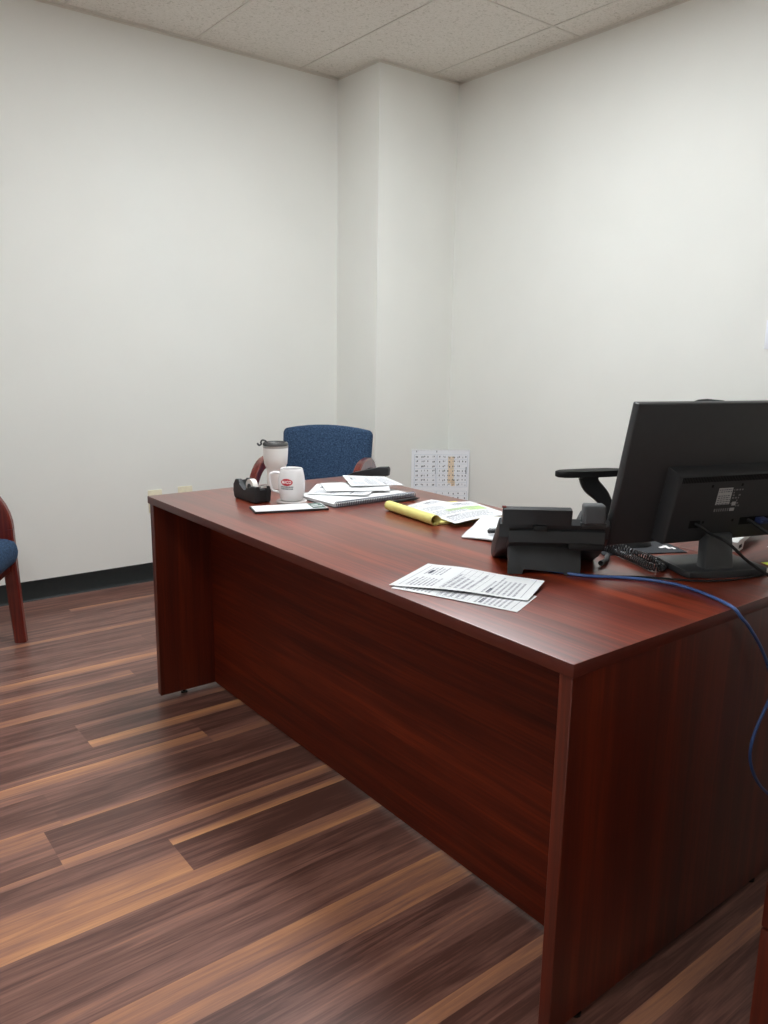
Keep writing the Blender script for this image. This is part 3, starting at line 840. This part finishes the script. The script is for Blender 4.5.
# blue network cable: from under the phone, over the desk end, down to the floor
bm = B(); cr = 0.0036
cz = DZ + cr + 0.0003
tube(bm, catmull([w2(1.41, 1.195, cz), w2(1.432, 1.13, cz), w2(1.455, 1.09, cz), w2(1.504, 1.042, cz), w2(1.545, .985, cz), w2(1.560, .93, cz), w2(1.550, .865, cz), w2(1.522, .80, cz + .001), w2(1.508, .768, DZ + .0015), w2(1.520, .757, .732), w2(1.552, .757, .708), w2(1.615, .755, .645), w2(1.664, .753, .575), w2(1.678, .752, .532), w2(1.652, .752, .495), w2(1.622, .752, .455), w2(1.610, .752, .415), w2(1.624, .752, .37), w2(1.672, .752, .31), w2(1.75, .752, .245), w2(1.83, .75, .16), w2(1.9, .745, .07), w2(1.99, .73, .006), w2(2.2, .68, .0045)], 10), cr, 12)
tag(finish('network_cable', bm, M['ether']), 'blue network cable curving over the desk end and hanging down', 'cable')
# black power cable: from the left recess of the monitor down across its foot
def mpt(x, y, z): return V(MF @ V((x, y, z))) + V(mon.location)
bm = B()
pc = [mpt(0.210, 0.060, 0.030), mpt(0.216, 0.058, 0.046), mpt(0.236, 0.046, 0.066), V((1.70, .90, .838)), V((1.735, .868, .797)), V((1.772, .838, .766)), V((1.80, .826, .7545)), V((1.84, .82, .7545)), V((1.99, .84, .7545))]
tube(bm, catmull(pc, 8), 0.0037, 10)
tag(finish('power_cable', bm, M['blacksoft']), 'black power cable sagging from the monitor back past its stand', 'cable')
bm = B()
vc = [mpt(0.372, 0.060, 0.028), mpt(0.378, 0.058, 0.052), mpt(0.398, 0.044, 0.085), V((1.90, .80, .80)), V((1.93, .805, .757)), V((2.02, .83, .7545)), V((2.12, .9, .7545))]
tube(bm, catmull(vc, 8), 0.0042, 10)
tag(finish('video_cable', bm, M['blacksoft']), 'black cable leaving the right recess of the monitor back', 'cable')
vp = thing('cable_plug', 'small blue plug in the right recess of the monitor back', 'plug', mpt(0.41, 0.060, HZ))
bm = B(); box(bm, (-0.014, -0.006, -0.012), (0.014, 0.006, 0.018), 0.002); 
rot3 = frame_m((0, 0, 0), E, UP, NN); bmesh.ops.transform(bm, matrix=rot3, verts=list(bm.verts)); finish('plug_body', bm, M['vga'], vp)
bm = B()
for x in (-0.011, 0.011): tube(bm, [V((x, 0, 0.016)), V((x, 0, 0.024))], 0.0025, 10)
bmesh.ops.transform(bm, matrix=rot3, verts=list(bm.verts)); finish('thumb_screw', bm, M['vga'], vp)
# thin black cable lying along the desk in front of the monitor foot
bm = B(); bz = DZ + 0.0028
tube(bm, catmull([w2(1.43, 1.19, bz), w2(1.452, 1.118, bz), w2(1.50, 1.062, bz), w2(1.56, 1.01, bz), w2(1.63, .925, bz), w2(1.70, .885, bz), w2(1.78, .865, bz), w2(1.86, .858, bz), w2(1.95, .865, bz)], 10), 0.0024, 8)
tag(finish('thin_cable', bm, M['blacksoft']), 'thin black cable lying along the desk in front of the monitor foot', 'cable')

# ------------------------------------------------------------------ paperwork
rp = random.Random(11)
PM = [M['paper'], M['ink'], M['inkdark'], M['inkgreen'], M['inktan']]
def form(name, c4, zf, label, seed, marks=True, group=None, green=False, cat='paper'):
    bm = B(); P = patch(bm, c4, zf, 14); rn_ = random.Random(seed)
    if marks:
        mark(bm, P, .06, .94, .055, .06, 1); mark(bm, P, .06, .94, .94, .945, 1)
        text_rows(bm, P, .06, .45, .10, .32, 7, 1, rn_)
        text_rows(bm, P, .55, .94, .10, .26, 5, 1, rn_)
        for k in range(6): mark(bm, P, .06, .94, .36 + k * .05, .363 + k * .05, 1)
        for s in (.06, .3, .52, .72, .937): mark(bm, P, s, s + .004, .36, .61, 1, k=1)
        text_rows(bm, P, .08, .9, .37, .60, 5, 1, rn_, 0.5)
        text_rows(bm, P, .06, .94, .66, .92, 7, 1, rn_, 0.7)
        mark(bm, P, .08, .3, .69, .715, 2); mark(bm, P, .6, .75, .12, .15, 2)
    if green:
        mark(bm, P, .30, .62, .36, .47, 3); mark(bm, P, .60, .92, .34, .56, 3)
    return tag(finish(name, bm, PM, smooth=True), label, cat, group)
# three sheets near the front edge
z0 = DZ + 0.0008
form('paper_form', [(1.027, 1.287), (1.205, 1.372), (1.243, 1.062), (1.130, 1.014)], lambda s, t: z0 + .001 * math.sin(PI * t), 'printed form underneath, showing past the top form at the front desk edge', 21, group='printed forms at the front edge of the desk')
form('paper_form', [(1.030, 1.299), (1.217, 1.384), (1.318, 1.106), (1.196, 1.046)], lambda s, t: z0 + .0035 + .005 * math.sin(PI * t) ** 2 * (.6 + .4 * math.cos(4 * s)) + .003 * s * math.sin(5 * t) ** 2 + .004 * t * s, 'printed form on top at the front edge of the desk, left of the phone', 22, group='printed forms at the front edge of the desk')

# spiral notebook with loose sheets
nbk = thing('spiral_notebook', 'white paged spiral notebook lying open beside the mug', 'notebook', (1.431, 2.097, DZ), math.atan2(0.009, 0.354))
bm = B(); box(bm, (-0.002, 0.0, 0.0), (0.356, 0.245, 0.0018), 0.0005, 1); finish('cover', bm, M['black'], nbk)
bm = B(); box(bm, (0.004, 0.008, 0.0018), (0.35, 0.240, 0.011), 0.0005, 1); 
finish('pages', bm, M['paper'], nbk)
bm = B(); hp = []
for k in range(46 * 10 + 1):
    an = 2 * PI * k / 10; hp.append(V((0.006 + 0.342 * k / 460, -0.001 + 0.009 * math.cos(an), 0.0105 + 0.0092 * math.sin(an))))
tube(bm, hp, 0.0015, 6); o = finish('wire_spiral', bm, M['wire'], nbk)
zt = DZ + 0.0115
form('loose_paper', [(1.452, 2.300), (1.60, 2.462), (1.80, 2.30), (1.60, 2.15)], lambda s, t: zt + .002 + .004 * t * t, 'white sheet lying nearest the mug on the notebook', 31, group='loose sheets on the notebook')
form('loose_paper', [(1.52, 2.28), (1.60, 2.44), (1.83, 2.34), (1.72, 2.17)], lambda s, t: zt + .008 + .010 * s * (1 - s) * 4 * t, 'white sheet with a curled edge in the middle of the notebook pile', 32, marks=False, group='loose sheets on the notebook')
form('loose_paper', [(1.62, 2.27), (1.70, 2.44), (1.815, 2.325), (1.795, 2.185)], lambda s, t: zt + .019 + .010 * s, 'topmost white sheet on the notebook, beside the stapler', 33, group='loose sheets on the notebook')
# pen in front of the notebook
def pen(name, p, q, r_, label):
    p, q = V(p), V(q); d_ = (q - p).normalized(); ln = (q - p).length
    t = thing(name, label, 'pen', p)
    bm = B(); tube(bm, [V((0, 0, 0)), d_ * .004, d_ * (ln * .82), d_ * (ln * .86), d_ * (ln * .97), d_ * ln], [r_ * .7, r_, r_, r_ * .9, r_ * .35, r_ * .12], 14); finish('barrel', bm, M['black'], t)
    bm = B(); s_ = V((0, 0, 1)); sweep_rect(bm, [d_ * .004 + s_ * (r_ + .0005), d_ * .008 + s_ * (r_ + .002), d_ * .042 + s_ * (r_ + .0012)], .0012, .003, d_.cross(s_)); finish('clip', bm, M['black'], t)
pen('ballpoint_pen', (1.625, 2.052, DZ + .0055), (1.765, 2.060, DZ + .0055), .005, 'black pen lying along the front edge of the notebook')
# stapler at the back edge
sdir = V((0.59, -0.807, 0)).normalized()
stp = thing('stapler', 'black stapler at the back edge of the desk beside the white papers', 'stapler', (1.768, 2.502, DZ), math.atan2(sdir.y, sdir.x))
bm = B(); box(bm, (0.0, -0.018, 0.0), (0.165, 0.018, 0.012), 0.004, 2); finish('base', bm, M['phonestand'], stp)
bm = B(); prism(bm, [(0.0, 0.017), (0.002, 0.030), (0.03, 0.042), (0.13, 0.066), (0.165, 0.069), (0.170, 0.060), (0.168, 0.036), (0.12, 0.034)], lambda p, q, d: V((p, d, q)), -0.017, 0.017, bev=0.003, seg=2); finish('arm', bm, M['blackmatte'], stp)
bm = B(); prism(bm, [(0.004, 0.012), (0.004, 0.019), (0.12, 0.036), (0.16, 0.038), (0.16, 0.031), (0.05, 0.014)], lambda p, q, d: V((p, d, q)), -0.009, 0.009); finish('magazine', bm, M['silver'], stp)
# legal pad with its pages rolled back
yd = V((-0.028, -0.258)).normalized()
lp = thing('legal_pad', 'yellow legal pad with its pages rolled over and white sheets on top', 'note pad', (1.553, 1.968, DZ), math.atan2(yd.y, yd.x))
# local x runs along the roll, local y away from the viewer
bm = B(); box(bm, (0.0, 0.01, 0.0), (0.262, 0.27, 0.002), 0.0005, 1); finish('backing_board', bm, M['card'], lp)
bm = B(); box(bm, (0.001, 0.006, 0.002), (0.261, 0.269, 0.008), 0.0005, 1)
finish('pages', bm, M['yellow'], lp)
bm = B(); sp = []
n_ = 44
for k in range(n_ + 1):
    an = -PI * 0.62 + 2.9 * PI * k / n_; rr = 0.0172 - 0.004 * k / n_
    sp.append((0.002 + rr * -math.sin(an) * 1.08, 0.0175 + rr * -math.cos(an + 0.0)))
prev = None; th = 0.0012
for k in range(n_ + 1):
    y, z = sp[k]; cy, cz_ = 0.002, 0.0175
    dd = V((y - cy, z - cz_)); dd = dd / max(1e-6, dd.length)
    cur = [bm.verts.new((x, y + dd.x * o_, z + dd.y * o_)) for x in (0.0, 0.262) for o_ in (0, -th)]
    if prev:
        bm.faces.new((prev[0], prev[2], cur[2], cur[0])); bm.faces.new((prev[1], cur[1], cur[3], prev[3]))
        bm.faces.new((prev[0], cur[0], cur[1], prev[1])); bm.faces.new((prev[2], prev[3], cur[3], cur[2]))
    prev = cur
finish('rolled_pages', bm, M['yellow'], lp)
zl = DZ + 0.0088
form('printed_sheet', [(1.580, 1.945), (1.765, 2.00), (1.80, 1.79), (1.575, 1.735)], lambda s, t: zl + .0005 + .003 * t, 'white sheet lying directly on the yellow pad', 41, group='sheets on the legal pad')
form('printed_sheet', [(1.590, 1.893), (1.838, 1.884), (1.785, 1.650), (1.553, 1.650)], lambda s, t: zl + .0045 + .005 * math.sin(PI * s) + .004 * t * (1 - t), 'white sheet with green shaded boxes on top of the yellow pad', 42, green=True, group='sheets on the legal pad')
# folded envelope and pen
env = thing('envelope', 'white envelope with a bent flap lying left of the phone', 'envelope', (0, 0, 0))
bm = B(); patch(bm, [(1.482, 1.548), (1.660, 1.655), (1.745, 1.515), (1.545, 1.395)], lambda s, t: DZ + .001 + .012 * s * (1 - s) * 2 + .004 * math.sin(3 * t), 12, 0.003); finish('body', bm, M['paper'], env)
bm = B(); patch(bm, [(1.545, 1.580), (1.665, 1.652), (1.748, 1.515), (1.62, 1.450)], lambda s, t: DZ + .011 + .018 * s * (.7 + .3 * t), 10, 0.0008); finish('flap', bm, M['paper'], env)
pen('marker_pen', (1.535, 1.500, DZ + .0215), (1.655, 1.42, DZ + .030), .0065, 'thick black pen resting on the white envelope beside the phone')

# ------------------------------------------------------------------ mug, tumbler, tape dispenser, brochure, coaster
cs = B(); lathe(cs, [(0, 0), (0.050, 0), (0.052, 0.002), (0.052, 0.006), (0.050, 0.008), (0, 0.008)], 40, (0, 0, 0))
tag(finish('coaster', cs, M['coaster'], loc=(1.366, 2.259, DZ)), 'pale grey round coaster under the white mug', 'coaster')
MGX, MGY = 1.366, 2.259
vd = V((-MGX, -MGY, 0)).normalized(); ir = V((-vd.y, vd.x, 0))   # towards the viewer, and image right
if ir.x < 0: ir = -ir
mug = thing('mug', 'white barrel shaped mug with a red oval logo', 'mug', (MGX, MGY, DZ + 0.0082), math.atan2(ir.y, ir.x)); mug.scale = (0.94, 0.94, 0.92)
def mr(z):                                            # outside radius at height z
    u = z / 0.118
    return 0.0375 + 0.0105 * math.sin(PI * min(1, max(0, u * 0.86 + 0.06))) 
bm = B()
pr = [(0, 0.003), (0.030, 0.003), (0.034, 0.0)] + [(mr(0.118 * k / 14), 0.003 + 0.112 * k / 14 + 0.0) for k in range(15)]
pr += [(mr(0.118) - 0.0015, 0.118), (mr(0.118) - 0.0045, 0.116)] + [(mr(0.118 * (1 - k / 10)) - 0.004, 0.112 - 0.1 * k / 10) for k in range(1, 11)] + [(0, 0.012)]
lathe(bm, pr, 48); finish('body', bm, M['white'], mug)
bm = B(); sweep_rect(bm, catmull([(-0.040, 0, 0.098), (-0.052, 0, 0.103), (-0.068, 0, 0.102), (-0.0765, 0, 0.094), (-0.076, 0, 0.07), (-0.073, 0, 0.048), (-0.066, 0, 0.036), (-0.052, 0, 0.032), (-0.043, 0, 0.030)], 6), 0.0085, 0.013, (0, 1, 0)); finish('handle', bm, M['white'], mug)
def on_mug(x, z, off): 
    r_ = mr(z) + off; a_ = x / mr(z) - PI / 2 - 0.40
    return V((r_ * math.cos(a_), r_ * math.sin(a_), 0.003 + z * 0.95))
bm = B()
cz0 = 0.073
cen = bm.verts.new(on_mug(0, cz0, .0006)); ringp = None
for q in (0.33, 0.66, 1.0):
    ring = [bm.verts.new(on_mug(0.0225 * q * math.cos(2 * PI * k / 40), cz0 + 0.0135 * q * math.sin(2 * PI * k / 40), .0006)) for k in range(40)]
    for k in range(40):
        if ringp: bm.faces.new((ringp[k], ringp[(k + 1) % 40], ring[(k + 1) % 40], ring[k]))
        else: bm.faces.new((cen, ring[k], ring[(k + 1) % 40]))
    ringp = ring
logo = finish('logo_oval', bm, M['red'], mug); logo['label'] = 'red oval logo'
def text_mesh(txt, size):
    cu = bpy.data.curves.new('lettering', 'FONT'); cu.body = txt; cu.size = size; cu.align_x = 'CENTER'; cu.align_y = 'CENTER'; cu.offset = 0.0004
    ob = bpy.data.objects.new('lettering', cu); COL.objects.link(ob)
    dg = bpy.context.evaluated_depsgraph_get(); me_ = bpy.data.meshes.new_from_object(ob.evaluated_get(dg))
    bpy.data.objects.remove(ob); bpy.data.curves.remove(cu)
    return me_
tm = text_mesh('MACO', 0.0165)
bm = B(); bm.from_mesh(tm)
bmesh.ops.triangulate(bm, faces=bm.faces); bmesh.ops.subdivide_edges(bm, edges=bm.edges, cuts=1)
xs_ = [v.co.x for v in bm.verts]; k_ = 0.034 / (max(xs_) - min(xs_))
for v in bm.verts: v.co = on_mug(v.co.x * k_, cz0 + v.co.y * 1.0, .0012)
finish('lettering', bm, M['logowhite'], logo, smooth=False)
bm = B(); rn = random.Random(4)
for r_ in range(2):
    x = -0.023
    while x < 0.024:
        w_ = rn.uniform(0.002, 0.0045)
        zc = 0.0525 - r_ * 0.0075
        bm.faces.new([bm.verts.new(on_mug(px, pz, .0006)) for px, pz in ((x, zc), (x + w_, zc), (x + w_, zc + 0.0056), (x, zc + 0.0056))]); x += w_ + 0.001
finish('small_print', bm, M['logogrey'], mug, smooth=False)

tb = thing('tumbler', 'tall white tumbler with a clear lid behind the mug', 'tumbler', (1.462, 2.530, DZ), math.atan2(ir.y, ir.x)); tb.scale = (1, 1, 0.935)
bm = B(); lathe(bm, [(0, 0), (0.030, 0), (0.033, 0.003), (0.0335, 0.07), (0.036, 0.085), (0.0425, 0.10), (0.0445, 0.125), (0.0462, 0.163)], 44); finish('body', bm, M['steel'], tb)
bm = B(); lathe(bm, [(0.0462, 0.163), (0.0466, 0.172), (0.044, 0.172), (0.043, 0.163)], 44); finish('steel_rim', bm, M['silver'], tb)
bm = B(); lathe(bm, [(0, 0.168), (0.0438, 0.168), (0.0468, 0.1725), (0.0470, 0.177), (0.044, 0.184), (0.042, 0.185), (0.039, 0.180), (0, 0.180)], 44); lid = finish('lid', bm, M['lid'], tb)
bm = B(); sweep_rect(bm, catmull([(-0.028, 0, 0.181), (-0.038, 0, 0.190), (-0.048, 0, 0.192), (-0.053, 0, 0.184), (-0.052, 0, 0.176), (-0.060, 0, 0.172), (-0.066, 0, 0.180)], 5), 0.006, 0.020, (0, 1, 0)); finish('flip_tab', bm, M['black'], lid)

# tape dispenser: long side seen, higher tail at the left
td = thing('tape_dispenser', 'black tape dispenser with a roll of clear tape left of the mug', 'tape dispenser', (1.277, 2.374, DZ), math.atan2(-1.0, 0.0)); td.scale = (1.06, 0.98, 1.1)
# local x runs from the tail (left) to the cutter (right)
bm = B()
outl = [(-0.072, 0.004), (-0.066, 0.0), (0.066, 0.0), (0.074, 0.006), (0.072, 0.040), (0.075, 0.052), (0.060, 0.050), (0.034, 0.049), (0.018, 0.036), (0.0, 0.028), (-0.018, 0.034), (-0.032, 0.052), (-0.044, 0.062), (-0.062, 0.060), (-0.076, 0.044), (-0.078, 0.022)]
prism(bm, outl, lambda p, q, d: V((p, d, q)), -0.030, -0.012, bev=0.004, seg=3)
prism(bm, outl, lambda p, q, d: V((p, d, q)), 0.012, 0.030, bev=0.004, seg=3)
low = [(-0.072, 0.002), (0.068, 0.002), (0.072, 0.040), (0.046, 0.046), (0.024, 0.018), (-0.034, 0.016), (-0.048, 0.058), (-0.070, 0.048)]
prism(bm, low, lambda p, q, d: V((p, d, q)), -0.014, 0.014)
finish('body', bm, M['blackmatte'], td)
bm = B()
ro, ri = 0.026, 0.0125
rg = []
for y in (-0.0095, 0.0095):
    rg.append([[bm.verts.new((0.001 + r_ * math.cos(2 * PI * k / 32), y, 0.040 + r_ * math.sin(2 * PI * k / 32))) for k in range(32)] for r_ in (ro, ri)])
for k in range(32):
    k2 = (k + 1) % 32
    bm.faces.new((rg[0][0][k], rg[0][0][k2], rg[1][0][k2], rg[1][0][k])); bm.faces.new((rg[0][1][k], rg[1][1][k], rg[1][1][k2], rg[0][1][k2]))
    for s in (0, 1): bm.faces.new((rg[s][0][k], rg[s][1][k], rg[s][1][k2], rg[s][0][k2]))
finish('tape_roll', bm, M['tape'], td)
bm = B(); tube(bm, [(0.001, -0.012, 0.040), (0.001, 0.012, 0.040)], 0.0115, 24); finish('roll_hub', bm, M['blackmatte'], td)
bm = B(); box(bm, (0.070, -0.012, 0.047), (0.0775, 0.012, 0.0535), 0.0005, 1); finish('cutter', bm, M['silver'], td)

br = thing('brochure', 'narrow white booklet with a dark green printed end in front of the mug', 'booklet', (1.167, 2.152, DZ), math.atan2(-0.074, 0.229))
bm = B(); box(bm, (0.0, 0.0, 0.0), (0.24, 0.096, 0.0065), 0.0008, 1); finish('cover', bm, M['black'], br)
bm = B()
Pb = patch(bm, [(0.003, 0.0025), (0.237, 0.0025), (0.237, 0.0935), (0.003, 0.0935)], lambda s, t: 0.0066, 4, 0.0012)
rn = random.Random(9)
mark(bm, Pb, .80, .985, .06, .94, 1, .0016)
text_rows(bm, Pb, .06, .34, .2, .85, 3, 2, rn, .6); text_rows(bm, Pb, .42, .74, .2, .85, 4, 2, rn, .6)
mark(bm, Pb, .82, .96, .3, .42, 0, .002); mark(bm, Pb, .82, .92, .55, .66, 0, .002)
finish('printed_face', bm, [M['paper'], M['inkteal'], M['ink']], br)

# ------------------------------------------------------------------ calendar board standing across the corner
cl, crr = V((3.070, 3.668, 0)), V((3.365, 3.466, 0))
ce = (crr - cl).normalized(); cn = V((ce.y, -ce.x, 0)) 
if cn.dot(V((-1, -1, 0))) < 0: cn = -cn
cw = (crr - cl).length; chh = 0.672
cal = thing('calendar_board', 'white wire bound calendar sheet of number rows standing in the corner', 'calendar', cl)
cup = (V((0, 0, 1)) * 1.0 - cn * 0.01).normalized()
CM = frame_m((0, 0, 0), ce, cup, cn)
bm = B(); box(bm, (0, 0.0, -0.006), (cw, chh, 0), 0.001, 1)
bmesh.ops.transform(bm, matrix=CM, verts=list(bm.verts)); finish('board', bm, M['calpaper'], cal)
bm = B()
def cq(x0, x1, y0, y1, mi, z=0.0008):
    f = bm.faces.new([bm.verts.new((x, y, z)) for x, y in ((x0, y0), (x1, y0), (x1, y1), (x0, y1))]); f.material_index = mi
rn = random.Random(12)
def table(x0, x1, ytop, rows, cols, dy, skip=()):
    yb_ = ytop - rows * dy
    for k in range(rows + 1): cq(x0, x1, ytop - k * dy - .0005, ytop - k * dy + .0005, 1)
    for x in (x0, x1): cq(x - .0008, x + .0008, yb_, ytop, 1)
    for r_ in range(rows):
        for c_ in cols:
            if rn.random() < 0.93:
                xx = x0 + (x1 - x0) * c_; yy = ytop - (r_ + .5) * dy
                w_ = rn.choice((.0012, .0022, .003)); oy = rn.uniform(-.003, .003); cq(xx - w_, xx + w_, yy + oy - rn.uniform(.003, .006), yy + oy + .005, 0)
dy = 0.0285
top = chh - 0.030
cq(0.225, 0.262, top - 6.2 * dy, top - 0.4 * dy, 2, .0005)
cq(0.245, 0.27, top - 6.8 * dy, top - 5.6 * dy, 2, .0005)
table(0.018, 0.150, top, 7, (.08, .14, .34, .40, .47, .62, .86, .92), dy); table(0.158, 0.345, top, 7, (.08, .20, .25, .36, .41, .52, .57, .68, .73, .84, .94), dy)
for k in range(3):
    yy = top - (7.9 * dy) - k * 0.215
    if yy - 7 * dy > 0.01: table(0.018, 0.150, yy, 7, (.08, .34, .60, .88), dy); table(0.158, 0.345, yy, 7, (.2, .4, .56, .72, .94), dy)
cq(0.146, 0.150, top - 4.2 * dy, top - 2.9 * dy, 3); cq(0.334, 0.341, top - 4.2 * dy, top - 2.6 * dy, 3)
cq(0.028, 0.032, chh - .016, chh - .006, 0); cq(0.152, 0.156, chh - .016, chh - .004, 0)
bmesh.ops.transform(bm, matrix=CM, verts=list(bm.verts)); finish('printing', bm, [M['inkdark'], M['inkblue'], M['inktan'], M['ink']], cal, smooth=False)
bm = B()
for k in range(40):
    x = 0.008 + k * (cw - 0.016) / 39
    ring = [V((x + 0.0015 * math.sin(a_ * PI / 6), chh - 0.001 + 0.006 * math.sin(a_ * PI / 6), -0.003 + 0.006 * math.cos(a_ * PI / 6))) for a_ in range(12)]
    tube(bm, ring, 0.0013, 6, closed=True)
bmesh.ops.transform(bm, matrix=CM, verts=list(bm.verts)); finish('wire_binding', bm, M['switch'], cal)

# ------------------------------------------------------------------ camera, light, exposure
cam_d = bpy.data.cameras.new('camera'); cam = bpy.data.objects.new('camera', cam_d); COL.objects.link(cam)
f_px, yaw, tilt_, roll = 788.012, -0.662530, 1.370307, 0.0149984
cam_d.sensor_fit = 'VERTICAL'; cam_d.sensor_height = 36.0; cam_d.sensor_width = 27.0
cam_d.lens = f_px / 1024 * 36.0; cam_d.clip_start = 0.02
cam.matrix_world = Matrix.Translation((0, 0, CAM_H)) @ Matrix.Rotation(yaw, 4, 'Z') @ Matrix.Rotation(tilt_, 4, 'X') @ Matrix.Rotation(roll, 4, 'Z')
sc.camera = cam
wd_ = bpy.data.worlds.new('world'); sc.world = wd_; wd_.use_nodes = True
wd_.node_tree.nodes['Background'].inputs['Color'].default_value = (0.5, 0.5, 0.5, 1)
wd_.node_tree.nodes['Background'].inputs['Strength'].default_value = 0.1
vs_ = sc.view_settings
vs_.view_transform = 'Standard'; vs_.look = 'None'; vs_.gamma = 1.0; vs_.use_curve_mapping = False
vs_.exposure = 0.07
sc.cycles.use_denoising = True
sc.cycles.max_bounces = 10; sc.cycles.diffuse_bounces = 6
